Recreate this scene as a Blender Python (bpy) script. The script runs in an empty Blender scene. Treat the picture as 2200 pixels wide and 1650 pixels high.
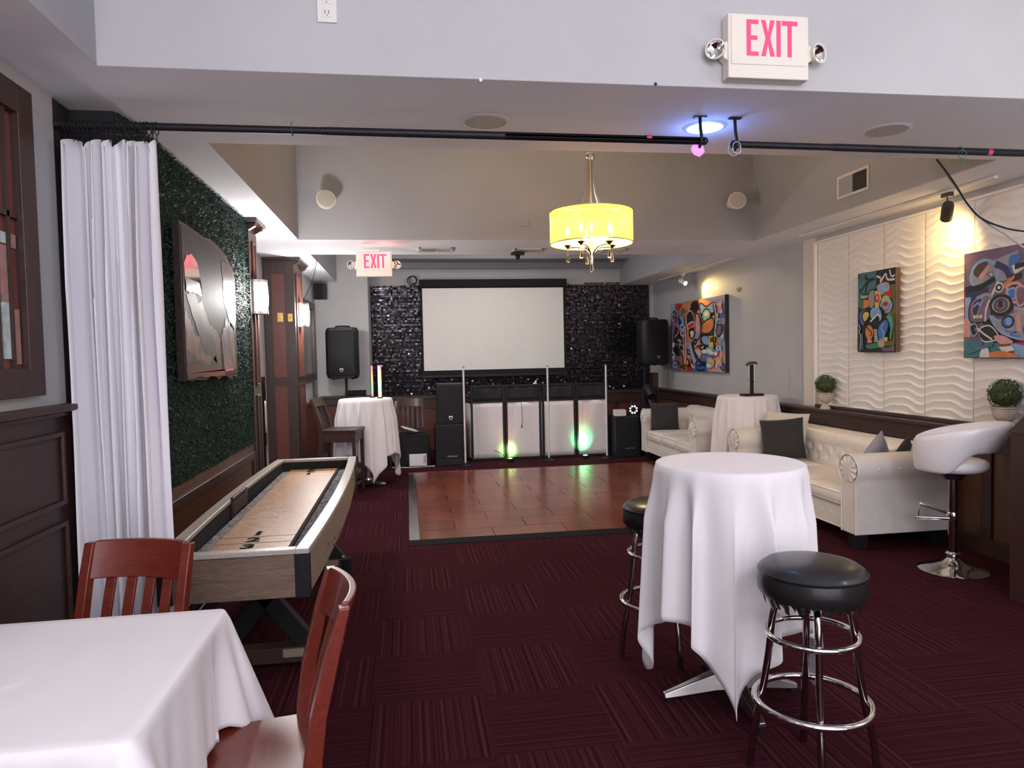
import bpy, bmesh, math, random
from math import sin, cos, pi, sqrt, radians, floor, exp, atan2
from mathutils import Vector, Matrix, noise
import numpy as np
random.seed(7)
SC = bpy.context.scene
COL = SC.collection
# ------------------------------------------------------------------ camera
F = 1517.0; CU, CV = 1100.0, 825.0; EYE = 1.5
_d = np.array([-225., -60., F]); _d /= np.linalg.norm(_d)
_x = np.array([10300., -285., F]); _x -= _d*np.dot(_x, _d); _x /= np.linalg.norm(_x)
_n = np.cross(_d, _x)
if _n[1] < 0: _n = -_n
VM = np.stack([_x, _d, -_n], axis=1)
def ray(u, v): return VM.T @ np.array([u-CU, v-CV, F])
def atz(u, v, z=0.0):
    r = ray(u, v); t = (z-EYE)/r[2]; return Vector((r[0]*t, r[1]*t, z))
def aty(u, v, y):
    r = ray(u, v); t = y/r[1]; return Vector((r[0]*t, y, EYE+r[2]*t))
def atx(u, v, x):
    r = ray(u, v); t = x/r[0]; return Vector((x, r[1]*t, EYE+r[2]*t))
cam = bpy.data.objects.new('camera', bpy.data.cameras.new('camera'))
COL.objects.link(cam)
m4 = Matrix.Identity(4)
for i in range(3):
    m4[i][0] = VM[0][i]; m4[i][1] = -VM[1][i]; m4[i][2] = -VM[2][i]
m4[2][3] = EYE
cam.matrix_world = m4
cam.data.sensor_fit = 'HORIZONTAL'; cam.data.sensor_width = 36; cam.data.lens = 36*F/2200
cam.data.clip_start = 0.05
SC.camera = cam
# ------------------------------------------------------------------ world, exposure
W = bpy.data.worlds.new('world'); SC.world = W; W.use_nodes = True
W.node_tree.nodes['Background'].inputs[0].default_value = (0.67, 0.64, 0.70, 1)
W.node_tree.nodes['Background'].inputs[1].default_value = 2.1
SC.view_settings.view_transform = 'Standard'; SC.view_settings.look = 'None'
SC.view_settings.gamma = 1; SC.view_settings.exposure = 0.78
SC.view_settings.use_curve_mapping = False
# ------------------------------------------------------------------ lights
def lamp(kind, loc, energy, color, size=0.1, target=None, **kw):
    l = bpy.data.lights.new('lamp_light', kind); l.energy = energy; l.color = color
    if kind == 'AREA': l.size = size
    else: l.shadow_soft_size = size
    for k, v in kw.items(): setattr(l, k, v)
    o = bpy.data.objects.new('lamp_light', l); COL.objects.link(o); o.location = loc
    if target is not None:
        o.rotation_euler = (Vector(target)-Vector(loc)).to_track_quat('-Z', 'Y').to_euler()
    return o
# ceiling downlights of the front half of the room, behind the photographer, plus an added fill
lamp('AREA', (-0.5, 0.1, 2.55), 3, (1.0, 0.93, 0.92), 0.5, (-0.3, 2.0, 1.2))
lamp('AREA', (1.6, -0.6, 2.9), 14, (0.93, 0.90, 1.0), 0.6, (1.2, 3.0, 1.2))
lamp('AREA', (0.3, -1.6, 3.4), 22, (0.95, 0.92, 1.0), 1.2, (0.3, 3.0, 1.5))
lamp('AREA', (2.9, 1.3, 2.57), 5, (1.0, 0.95, 0.92), 0.4, (3.6, 5.5, 0.9))  # added fill for the dim right side, no known fixture
# unseen lamps at sconce height, added to brighten the front soffits
lamp('POINT', (-1.22, 0.6, 2.0), 5, (1.0, 0.96, 0.97), 0.10)
lamp('POINT', (3.85, 1.2, 2.0), 16, (1.0, 0.95, 0.95), 0.10)
lamp('POINT', (-1.22, -1.6, 2.0), 16, (1.0, 0.96, 0.97), 0.10)
lamp('AREA', (1.3, 9.2, 3.30), 22, (1.0, 0.95, 0.93), 0.9, (1.3, 9.4, 0))  # unseen lamp added in the far tray to brighten the back
# ------------------------------------------------------------------ mesh helper
class MB:
    def __init__(s, o=(0, 0, 0)):
        s.v = []; s.f = []; s.m = []; s.o = Vector(o); s.T = None; s.mi = 0
    def add(s, vs, fs, mi=None):
        b = len(s.v); mi = s.mi if mi is None else mi
        for p in vs:
            p = Vector(p)
            if s.T is not None: p = s.T @ p
            s.v.append(p - s.o)
        for f in fs: s.f.append([b+i for i in f]); s.m.append(mi)
        return s
    def box(s, x0, x1, y0, y1, z0, z1, mi=None):
        return s.add([(x0,y0,z0),(x1,y0,z0),(x1,y1,z0),(x0,y1,z0),(x0,y0,z1),(x1,y0,z1),(x1,y1,z1),(x0,y1,z1)],
            [(0,3,2,1),(4,5,6,7),(0,1,5,4),(1,2,6,5),(2,3,7,6),(3,0,4,7)], mi)
    def bar(s, p0, p1, w, h, up=(0,0,1), mi=None):
        p0 = Vector(p0); p1 = Vector(p1); d = (p1-p0).normalized(); a = d.cross(Vector(up)).normalized(); b = a.cross(d).normalized()
        vs = []
        for p in (p0, p1):
            for i, j in ((-1,-1),(1,-1),(1,1),(-1,1)): vs.append(p+a*(i*w/2)+b*(j*h/2))
        return s.add(vs, [(0,1,2,3),(7,6,5,4),(0,4,5,1),(1,5,6,2),(2,6,7,3),(3,7,4,0)], mi)
    def ring(s, pts_list, close=True, caps=(True, True), mi=None):
        n = len(pts_list[0]); vs = [p for r in pts_list for p in r]; fs = []
        for k in range(len(pts_list)-1):
            for i in range(n if close else n-1):
                j = (i+1) % n
                fs.append((k*n+i, k*n+j, (k+1)*n+j, (k+1)*n+i))
        if caps[0]: fs.append(tuple(range(n-1, -1, -1)))
        if caps[1]: fs.append(tuple((len(pts_list)-1)*n+i for i in range(n)))
        return s.add(vs, fs, mi)
    def tube(s, pts, r, n=10, closed=False, caps=True, mi=None):
        pts = [Vector(p) for p in pts]; N = len(pts); rs = r if isinstance(r, (list, tuple)) else [r]*N
        out = []; up = None
        for i in range(N):
            if closed: t = pts[(i+1) % N]-pts[i-1]
            else: t = pts[min(i+1, N-1)]-pts[max(i-1, 0)]
            t = t.normalized() if t.length > 1e-9 else Vector((0,0,1))
            if up is None:
                up = Vector((0,0,1)) if abs(t.z) < 0.9 else Vector((1,0,0))
            a = (up-t*up.dot(t)).normalized(); b = t.cross(a); up = a
            out.append([pts[i]+(a*cos(2*pi*k/n)+b*sin(2*pi*k/n))*rs[i] for k in range(n)])
        if closed:
            out.append(out[0]); return s.ring(out, True, (False, False), mi)
        return s.ring(out, True, (caps, caps), mi)
    def lathe(s, prof, c=(0,0,0), n=32, mi=None, ax='z', caps=True, rib=None):
        out = []; c = Vector(c)
        for r, z in prof:
            row = []
            for k in range(n):
                a = 2*pi*k/n; rr = max(r, 1e-4)*(1+(rib(k, z) if rib else 0))
                p = {'z': (rr*cos(a), rr*sin(a), z), 'y': (rr*cos(a), z, -rr*sin(a)), 'x': (z, rr*cos(a), rr*sin(a))}[ax]
                row.append(c+Vector(p))
            out.append(row)
        return s.ring(out, True, (caps, caps), mi)
    def ball(s, c, r, n=16, m=10, mi=None):
        r = r if isinstance(r, (list, tuple)) else (r, r, r); c = Vector(c); out = []
        for j in range(m+1):
            t = -pi/2+pi*j/m; k_ = max(cos(t), 1e-3)
            out.append([c+Vector((r[0]*k_*cos(2*pi*i/n), r[1]*k_*sin(2*pi*i/n), r[2]*sin(t))) for i in range(n)])
        return s.ring(out, True, (True, True), mi)
    def prism(s, poly, ax, a0, a1, mi=None):
        def P(u, v, a): return {'x': (a, u, v), 'y': (u, a, v), 'z': (u, v, a)}[ax]
        return s.ring([[P(u, v, a0) for u, v in poly], [P(u, v, a1) for u, v in poly]], True, (True, True), mi)
    def grid(s, fn, nu, nv, mi=None, closeu=False):
        vs = [fn(i/nu, j/nv) for j in range(nv+1) for i in range(nu if closeu else nu+1)]
        w = nu if closeu else nu+1; fs = []
        for j in range(nv):
            for i in range(nu):
                i2 = (i+1) % w
                fs.append((j*w+i, j*w+i2, (j+1)*w+i2, (j+1)*w+i))
        return s.add(vs, fs, mi)
    def build(s, name, mats, parent=None, bevel=0, seg=2, sub=0, solid=0, smooth=35, fix=True, off=-1):
        me = bpy.data.meshes.new(name); me.from_pydata([tuple(v) for v in s.v], [], s.f)
        if not isinstance(mats, (list, tuple)): mats = [mats]
        for m in mats: me.materials.append(m)
        if len(mats) > 1:
            me.polygons.foreach_set('material_index', s.m)
        if fix:
            b = bmesh.new(); b.from_mesh(me); bmesh.ops.recalc_face_normals(b, faces=b.faces); b.to_mesh(me); b.free()
        if smooth:
            me.shade_smooth(); me.set_sharp_from_angle(angle=radians(smooth))
        me.update()
        o = bpy.data.objects.new(name, me); COL.objects.link(o)
        if parent is not None: o.parent = parent
        elif s.o.length > 0: o.location = s.o
        if bevel:
            md = o.modifiers.new('bevel', 'BEVEL'); md.width = bevel; md.segments = seg; md.limit_method = 'ANGLE'; md.angle_limit = radians(40); md.harden_normals = True
        if solid:
            md = o.modifiers.new('solid', 'SOLIDIFY'); md.thickness = solid; md.offset = off
        if sub:
            md = o.modifiers.new('sub', 'SUBSURF'); md.levels = sub; md.render_levels = sub
        return o
def tag(o, label=None, cat=None, group=None, kind=None):
    if label: o['label'] = label
    if cat: o['category'] = cat
    if group: o['group'] = group
    if kind: o['kind'] = kind
    return o
def thing(name, label, cat, loc=(0,0,0), rz=0, group=None):
    o = bpy.data.objects.new(name, None); COL.objects.link(o); o.empty_display_size = 0.1
    o.location = loc; o.rotation_euler = (0, 0, rz)
    return tag(o, label, cat, group)
def dup(root, loc, rz=0, label=None, group=None):
    kids = [(o, o.parent) for o in bpy.data.objects]
    def cp(o, par):
        c = o.copy(); COL.objects.link(c)
        if par is not None: c.parent = par
        for k, p in kids:
            if p == o: cp(k, c)
        return c
    r = cp(root, None); r.location = loc; r.rotation_euler = (0, 0, rz)
    if label: r['label'] = label
    if group: r['group'] = group
    return r
def smoothpath(pts, k=6, closed=False):
    pts = [Vector(p) for p in pts]; n = len(pts); out = []
    rng = range(n) if closed else range(n-1)
    for i in rng:
        if closed: p0, p1, p2, p3 = pts[i-1], pts[i], pts[(i+1) % n], pts[(i+2) % n]
        else: p0, p1, p2, p3 = pts[max(i-1,0)], pts[i], pts[i+1], pts[min(i+2,n-1)]
        for j in range(k):
            t = j/k
            out.append(0.5*((2*p1)+(p2-p0)*t+(2*p0-5*p1+4*p2-p3)*t*t+(3*p1-3*p2+p3-p0)*t*t*t))
    if not closed: out.append(pts[-1])
    return out
def bez(p0, p1, p2, k=10):
    p0, p1, p2 = Vector(p0), Vector(p1), Vector(p2)
    return [p0*(1-t)**2+p1*2*t*(1-t)+p2*t*t for t in [i/k for i in range(k+1)]]
def textmesh(txt, size, extrude=0.001, bold=0.0):
    c = bpy.data.curves.new('txt', 'FONT'); c.body = txt; c.size = size; c.extrude = extrude; c.align_x = 'CENTER'; c.align_y = 'CENTER'; c.resolution_u = 3; c.offset = bold
    o = bpy.data.objects.new('txt', c); COL.objects.link(o)
    dg = bpy.context.evaluated_depsgraph_get(); dg.update()
    me = bpy.data.meshes.new_from_object(o.evaluated_get(dg)); vs = [v.co.copy() for v in me.vertices]; fs = [tuple(p.vertices) for p in me.polygons]
    bpy.data.objects.remove(o); bpy.data.curves.remove(c); bpy.data.meshes.remove(me)
    return vs, fs
# ------------------------------------------------------------------ materials
class N:
    def __init__(s, name):
        s.m = bpy.data.materials.new(name); s.m.use_nodes = True; s.t = s.m.node_tree; s.b = s.t.nodes['Principled BSDF']
    def n(s, t, **kw):
        x = s.t.nodes.new('ShaderNode'+t)
        for k, v in kw.items():
            if k in x.inputs.keys() if isinstance(k, str) else False: x.inputs[k].default_value = v
            else: setattr(x, k, v)
        return x
    def l(s, a, b): s.t.links.new(a, b)
    def math(s, op, a, b=None, c=None):
        x = s.t.nodes.new('ShaderNodeMath'); x.operation = op
        for i, q in enumerate((a, b, c)):
            if q is None: continue
            if isinstance(q, (int, float)): x.inputs[i].default_value = q
            else: s.l(q, x.inputs[i])
        return x.outputs[0]
    def ramp(s, fac, stops, interp='LINEAR'):
        x = s.t.nodes.new('ShaderNodeValToRGB'); x.color_ramp.interpolation = interp
        e = x.color_ramp.elements
        while len(e) < len(stops): e.new(0.5)
        for i, (p, c) in enumerate(stops): e[i].position = p; e[i].color = (*c, 1)
        s.l(fac, x.inputs[0]); return x.outputs[0]
    def mix(s, fac, a, b, mode='MIX'):
        x = s.t.nodes.new('ShaderNodeMix'); x.data_type = 'RGBA'; x.blend_type = mode
        for i, q in ((0, fac), (6, a), (7, b)):
            if isinstance(q, (int, float)): x.inputs[i].default_value = q
            elif isinstance(q, tuple): x.inputs[i].default_value = (*q, 1)
            else: s.l(q, x.inputs[i])
        return x.outputs[2]
    def noise(s, scale=(1,1,1), sc=5, det=3, rough=0.5, dist=0, coord='Object'):
        tc = s.t.nodes.new('ShaderNodeTexCoord'); mp = s.t.nodes.new('ShaderNodeMapping'); mp.inputs['Scale'].default_value = scale
        s.l(tc.outputs[coord], mp.inputs[0]); x = s.t.nodes.new('ShaderNodeTexNoise')
        x.inputs['Scale'].default_value = sc; x.inputs['Detail'].default_value = det; x.inputs['Roughness'].default_value = rough; x.inputs['Distortion'].default_value = dist
        s.l(mp.outputs[0], x.inputs[0]); return x.outputs[0]
    def bump(s, h, strength=0.2, dist=0.01):
        x = s.t.nodes.new('ShaderNodeBump'); x.inputs['Strength'].default_value = strength; x.inputs['Distance'].default_value = dist
        s.l(h, x.inputs['Height']); s.l(x.outputs[0], s.b.inputs['Normal'])
    def set(s, **kw):
        names = dict(color='Base Color', rough='Roughness', metal='Metallic', coat='Coat Weight', coatr='Coat Roughness', trans='Transmission Weight', sheen='Sheen Weight', spec='Specular IOR Level', ior='IOR', emit='Emission Color', estr='Emission Strength', sss='Subsurface Weight')
        for k, v in kw.items():
            i = s.b.inputs[names[k]]
            if isinstance(v, tuple): i.default_value = (*v, 1)
            elif isinstance(v, (int, float)): i.default_value = v
            else: s.l(v, i)
        return s
def plain(name, color, rough=0.5, metal=0, var=0.12, nsc=6, bump=0.0, bsc=60, **kw):
    s = N(name); f = s.noise(sc=nsc, det=4)
    d = tuple(c*(1-var) for c in color); u = tuple(min(1, c*(1+var)) for c in color)
    s.set(color=s.ramp(f, [(0.3, d), (0.7, u)]), rough=rough, metal=metal, **kw)
    if bump: s.bump(s.noise(sc=bsc, det=3), bump, 0.004)
    return s.m
def glow(name, color, strength, base=(0.8,0.8,0.8)):
    s = N(name); s.set(color=base, emit=color, estr=strength, rough=0.4); return s.m
def wood(name, dark, light, grain=(1, 12, 12), sc=4, rough=0.35, coat=0.2, bump=0.05, coatr=0.2):
    s = N(name); f = s.noise(scale=grain, sc=sc, det=6, rough=0.65, dist=1.2); g = s.noise(scale=tuple(q*3 for q in grain), sc=sc*2.5, det=3)
    c = s.ramp(f, [(0.25, dark), (0.75, light)]); c = s.mix(0.35, c, s.ramp(g, [(0.35, tuple(q*0.55 for q in dark)), (0.65, light)]))
    s.set(color=c, rough=rough, coat=coat, coatr=coatr); s.bump(g, bump, 0.003); return s.m
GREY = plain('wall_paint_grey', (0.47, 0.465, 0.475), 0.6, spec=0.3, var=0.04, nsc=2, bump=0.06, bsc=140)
GREYT = plain('tray_shaded_grey', (0.345, 0.345, 0.365), 0.6, spec=0.3, var=0.04, nsc=2, bump=0.05, bsc=140)  # wall grey again, darkened to carry the dimmer light in the trays
SOFF = plain('ceiling_paint', (0.86, 0.87, 0.92), 0.8, spec=0.15, var=0.04, nsc=1.5, bump=0.06, bsc=90)
CREAM = plain('cream_paint', (0.72, 0.66, 0.58), 0.4, var=0.03)
WAVE = plain('white_panel_paint', (0.86, 0.83, 0.79), 0.45, var=0.02)
DWOOD = wood('dark_stained_wood', (0.022, 0.010, 0.009), (0.062, 0.028, 0.022), (12, 12, 1.2), 3, 0.45, 0.06)
DWOODH = wood('dark_stained_rail_wood', (0.024, 0.011, 0.009), (0.065, 0.029, 0.022), (12, 1.2, 12), 3, 0.42, 0.08)
RWOOD = wood('red_panel_wood', (0.085, 0.022, 0.016), (0.17, 0.05, 0.032), (14, 14, 1), 3, 0.4, 0.2)
BWOOD = wood('brown_panel_wood', (0.07, 0.028, 0.014), (0.14, 0.058, 0.028), (14, 14, 1), 3, 0.42, 0.15)
MAHOG = wood('mahogany_chair_wood', (0.10, 0.013, 0.008), (0.20, 0.030, 0.016), (1.5, 14, 14), 3, 0.32, 0.35, 0.03, 0.10)
MAHOGD = wood('dark_mahogany_wood', (0.026, 0.008, 0.008), (0.055, 0.016, 0.015), (1.5, 14, 14), 3, 0.45, 0.1, 0.03)
OAKG = wood('weathered_oak_laminate', (0.10, 0.062, 0.045), (0.25, 0.17, 0.125), (1.2, 18, 18), 3, 0.5, 0.05)
OAKS = wood('weathered_oak_side', (0.17, 0.125, 0.09), (0.34, 0.27, 0.20), (18, 1.2, 18), 3, 0.5, 0.05)
RIM = wood('pale_weathered_rim', (0.30, 0.26, 0.225), (0.55, 0.50, 0.45), (14, 1.2, 14), 4, 0.35, 0.3)
BLACK = plain('black_paint', (0.010, 0.010, 0.012), 0.5, spec=0.3)
BLACKM = plain('matte_black_fabric', (0.009, 0.009, 0.011), 0.9, bump=0.2, bsc=300)
PLASTB = plain('black_plastic', (0.012, 0.012, 0.015), 0.45, spec=0.3, bump=0.15, bsc=200)
GRILL = plain('speaker_grille_black', (0.013, 0.013, 0.016), 0.6, spec=0.25, bump=0.35, bsc=420)
CHROME = plain('chrome', (0.78, 0.77, 0.76), 0.09, 1, var=0.03)
CHROMED = plain('smoked_chrome', (0.42, 0.38, 0.37), 0.12, 1, var=0.05)
ALU = plain('brushed_aluminium', (0.36, 0.35, 0.345), 0.3, 1, var=0.08, bump=0.05)
SILVER = plain('satin_nickel', (0.70, 0.62, 0.50), 0.22, 1, var=0.03)
BRASS = plain('brass', (0.62, 0.42, 0.14), 0.25, 1)
def clothmat(name, c):
    s = N(name); s.set(color=c, rough=0.85, sheen=0.15, spec=0.2); s.bump(s.noise(sc=260, det=2), 0.08, 0.002); return s.m
CLOTH = clothmat('white_table_linen', (0.80, 0.77, 0.79)); CURT = clothmat('white_curtain_cloth', (0.78, 0.76, 0.81))
CREAMP = clothmat('cream_cushion_fabric', (0.62, 0.57, 0.50)); GREYP = clothmat('grey_patterned_fabric', (0.28, 0.27, 0.30))
PINKF = clothmat('dusty_pink_fabric', (0.22, 0.10, 0.11))
VELV = plain('charcoal_velvet', (0.024, 0.022, 0.022), 0.85, sheen=0.1, bump=0.2, bsc=25)
LEATH = plain('cream_leather', (0.76, 0.71, 0.655), 0.36, var=0.05, nsc=9, bump=0.10, bsc=45, coat=0.1)
LEATHW = plain('white_leather', (0.78, 0.75, 0.78), 0.34, var=0.03, bump=0.05, bsc=60)
VINYL = plain('black_vinyl', (0.013, 0.013, 0.014), 0.33, bump=0.12, bsc=45, coat=0.15)
PLW = plain('white_plastic', (0.74, 0.72, 0.68), 0.4, var=0.02)
PLC = plain('ivory_plastic', (0.78, 0.73, 0.64), 0.4, var=0.02)
PAPER = plain('paper_white', (0.7, 0.68, 0.70), 0.7, var=0.05)
INK = plain('printed_ink', (0.03, 0.02, 0.04), 0.6)
SCREEN = plain('projection_screen_white', (0.80, 0.78, 0.74), 0.7, var=0.01)
SCRIM = clothmat('white_scrim_fabric', (0.74, 0.68, 0.70))
MIRR = plain('mirror_glass', (0.62, 0.60, 0.60), 0.03, 1, var=0.02)
def glassy(name, c, rough=0.03, w=1.0):
    s = N(name); s.set(color=c, rough=rough, trans=w, ior=1.45); return s.m
GLASS = glassy('clear_crystal', (0.95, 0.9, 0.8))
# carpet ------------------------------------------------------------
def carpet():
    s = N('maroon_carpet_tiles'); g = s.n('NewGeometry'); sp = s.n('SeparateXYZ'); s.l(g.outputs['Position'], sp.inputs[0])
    x = s.math('DIVIDE', s.math('SUBTRACT', sp.outputs[0], 0.295), 0.485); y = s.math('DIVIDE', s.math('SUBTRACT', sp.outputs[1], 3.045), 0.485)
    fx = s.math('FLOOR', x); fy = s.math('FLOOR', y); par = s.math('FLOORED_MODULO', s.math('ADD', fx, fy), 2.0)
    tid = s.math('ADD', s.math('MULTIPLY', fx, 7.13), s.math('MULTIPLY', fy, 3.71))
    def stripes(c, f):
        n = s.t.nodes.new('ShaderNodeTexNoise'); n.noise_dimensions = '1D'; n.inputs['Scale'].default_value = 1; n.inputs['Detail'].default_value = 2
        s.l(s.math('MULTIPLY', s.math('ADD', c, tid), f), n.inputs['W']); return n.outputs[0]
    def both(f):
        a = stripes(sp.outputs[0], f); b = stripes(sp.outputs[1], f)
        return s.math('ADD', s.math('MULTIPLY', a, s.math('SUBTRACT', 1.0, par)), s.math('MULTIPLY', b, par))
    s1 = both(62.0); s2 = both(180.0)
    st = s.math('ADD', s.math('MULTIPLY', s1, 0.65), s.math('MULTIPLY', s2, 0.35))
    c = s.ramp(st, [(0.36, (0.026, 0.006, 0.009)), (0.5, (0.054, 0.0125, 0.0185)), (0.66, (0.098, 0.029, 0.037))])
    dk = s.mix(s.math('MULTIPLY', par, 0.45), c, (0.045, 0.0100, 0.0155))  # turned tiles darker and flatter: directional sheen of the pile put into the colour
    fuzz = s.n('TexNoise'); fuzz.inputs['Scale'].default_value = 420; s.l(g.outputs['Position'], fuzz.inputs[0])
    c2 = s.mix(s.math('MULTIPLY', fuzz.outputs[0], 0.7), dk, (0.02, 0.004, 0.007))
    s.set(color=c2, rough=0.95, spec=0.03)
    s.bump(s.math('ADD', st, s.math('MULTIPLY', fuzz.outputs[0], 0.5)), 0.55, 0.006); return s.m
CARPET = carpet()
def floorwood():
    s = N('glossy_parquet_laminate'); f = s.noise(scale=(2, 14, 2), sc=3, det=5, rough=0.7, dist=1.0); 
    oi = s.noise(scale=(3.3, 1.1, 1), sc=1.3, det=0)
    c = s.ramp(f, [(0.25, (0.11, 0.024, 0.012)), (0.75, (0.25, 0.068, 0.034))]); c = s.mix(0.3, c, s.ramp(oi, [(0.4, (0.10, 0.022, 0.012)), (0.6, (0.26, 0.075, 0.038))]))
    s.set(color=c, rough=s.ramp(f, [(0.3, (0.2,)*3), (0.8, (0.30,)*3)]), coat=0.15, coatr=0.16, spec=0.4); s.bump(f, 0.03, 0.002); return s.m
DFLOOR = floorwood()
# ================================================================== SETTING
def st(o): o['kind'] = 'structure'; return o
st(MB().box(-2.2, 4.3, -3, 11.6, -0.1, 0).build('floor', CARPET, smooth=0))
ZS = 2.6; TX = 3.53
# ceiling: soffits at 2.6 and three raised trays; mats 0 soffit, 1 tray wall
c = MB()
for (x0, x1, y0, y1) in ((-2.2,-1.11,-3,2.86), (TX,4.3,-3,11.6), (-2.2,TX,2.86,3.81), (-2.2,-0.97,3.81,6.82), (-2.2,TX,6.82,7.79), (-2.2,-0.99,7.79,11.6)):
    c.box(x0, x1, y0, y1, ZS, ZS+0.05, 0)
c.box(-1.2, TX+0.1, -3, 3.0, 3.9, 3.95, 0); c.box(-1.1, TX+0.1, 3.7, 6.95, 3.9, 3.95, 0); c.box(-1.1, TX+0.1, 7.7, 11.6, 3.35, 3.4, 0)
e = 0.0005; g = 0.002
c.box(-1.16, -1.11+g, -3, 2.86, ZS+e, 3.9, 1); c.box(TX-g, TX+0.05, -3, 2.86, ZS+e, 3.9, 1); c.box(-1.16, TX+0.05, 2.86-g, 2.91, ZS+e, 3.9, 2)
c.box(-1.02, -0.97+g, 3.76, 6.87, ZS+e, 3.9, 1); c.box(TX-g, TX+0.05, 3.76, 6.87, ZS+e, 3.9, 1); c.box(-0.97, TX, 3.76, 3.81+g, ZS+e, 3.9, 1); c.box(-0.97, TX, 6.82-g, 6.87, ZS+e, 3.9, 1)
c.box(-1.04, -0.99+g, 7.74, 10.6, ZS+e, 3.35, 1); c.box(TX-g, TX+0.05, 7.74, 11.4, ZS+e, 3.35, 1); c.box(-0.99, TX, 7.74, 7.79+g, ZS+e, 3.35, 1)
c.box(-0.55, TX, 10.84, 11.4, 2.97, 3.35, 1); c.box(-0.55, TX, 11.3, 11.4, 2.88, 2.97, 1)
st(c.build('ceiling', [SOFF, GREYT, GREY], smooth=0))
# left side walls in their five steps
DARKF = plain('dark_painted_return', (0.018, 0.017, 0.018), 0.7)
for x_, ya_, yb_, mt_ in ((-1.42, -3, 3.20, GREY), (-1.425, 3.20, 3.36, DARKF), (-1.245, 3.36, 5.78, DARKF), (-1.53, 5.78, 8.62, GREY), (-1.30, 8.62, 10.6, GREY)):
    st(MB().box(-2.2, x_, ya_, yb_, 0, ZS).build('wall_left', mt_, smooth=0))
st(MB().box(-2.2, -0.55, 10.6, 11.6, 0, 3.35).build('wall_back', GREY, smooth=0)); st(MB().box(-0.55, 4.3, 11.4, 11.6, 0, 3.35).build('wall_back', GREY, smooth=0))
st(MB().box(4.1, 4.3, -3, 11.4, 0, ZS).build('wall_right', GREY, smooth=0))
# near left wainscot with rail and moulded panel
w = MB(); w.box(-1.42, -1.405, -3, 3.20, 0, 1.31, 0)
st(w.build('trim_1', DWOODH, smooth=0))
w = MB(); w.box(-1.42, -1.36, -3, 3.205, 1.305, 1.335); w.box(-1.42, -1.385, -3, 3.205, 1.285, 1.305)
st(w.build('trim_2', DWOODH, bevel=0.006))
w = MB()
def frame_x(w, x0, x1, ya, yb, za, zb, t, d=0.012):
    w.box(x0, x1, ya, ya+t, za, zb); w.box(x0, x1, yb-t, yb, za, zb); w.box(x0, x1, ya+t, yb-t, za, za+t); w.box(x0, x1, ya+t, yb-t, zb-t, zb)
frame_x(w, -1.405, -1.388, 1.2, 3.11, 0.925, 1.225, 0.022); frame_x(w, -1.405, -1.388, 1.2, 3.11, 0.20, 0.86, 0.022)
st(w.build('trim_3', DWOODH, bevel=0.006))
# stained panel window in the near left wall
wn = MB(); 
frame_x(wn, -1.42, -1.375, 1.6, 2.945, 1.38, 2.52, 0.105)
wf = st(wn.build('window_1', DWOOD, bevel=0.004))
PURP = plain('smoky_purple_pane', (0.10, 0.07, 0.11), 0.15); REDG = plain('dull_red_pane', (0.20, 0.05, 0.045), 0.3, bump=0.1)
MILK = plain('milky_green_pane', (0.45, 0.58, 0.55), 0.35, var=0.3, nsc=30, bump=0.3); TANG = plain('tan_pane', (0.36, 0.21, 0.19), 0.35, var=0.2, nsc=20)
p = MB(); p.box(-1.42, -1.408, 1.7, 2.845, 1.48, 2.42); p.build('pane', REDG, wf)
p = MB(); p.box(-1.408, -1.40, 2.72, 2.765, 1.93, 1.97); p.box(-1.408, -1.40, 2.72, 2.765, 1.52, 1.72); q = p.build('pane', MILK, wf)
p = MB(); p.box(-1.408, -1.40, 2.72, 2.765, 1.72, 1.925); p.box(-1.408, -1.40, 2.79, 2.83, 1.50, 1.70); p.box(-1.408, -1.40, 2.79, 2.83, 1.92, 1.97); p.build('pane', TANG, wf)
p = MB(); p.box(-1.408, -1.401, 2.2, 2.68, 1.50, 2.2); p.build('pane', PURP, wf)
p = MB(); 
for y in (2.69, 2.775): p.box(-1.41, -1.393, y-0.008, y+0.008, 1.48, 2.42)
p.box(-1.41, -1.393, 1.7, 2.845, 2.03, 2.05); p.build('muntin', DWOOD, wf)
# wainscot below the foliage wall
w = MB(); w.box(-1.245, -1.215, 3.365, 5.78, 0.0, 0.84, 0); st(w.build('trim_4', BWOOD, smooth=0))
w = MB(); frame_x(w, -1.215, -1.20, 3.4, 5.76, 0.12, 0.78, 0.06); w.box(-1.215, -1.19, 3.365, 5.78, 0, 0.10); st(w.build('trim_5', DWOODH, bevel=0.004))
# dark window frame beyond the second pilaster
w = MB(); frame_x(w, -1.30, -1.255, 8.75, 10.15, 1.20, 2.25, 0.09); wf = st(w.build('window_2', DWOOD, bevel=0.004))
MB().box(-1.30, -1.285, 8.84, 10.06, 1.29, 2.16).build('pane', plain('dark_glass', (0.10, 0.085, 0.09), 0.12), wf)
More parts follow.
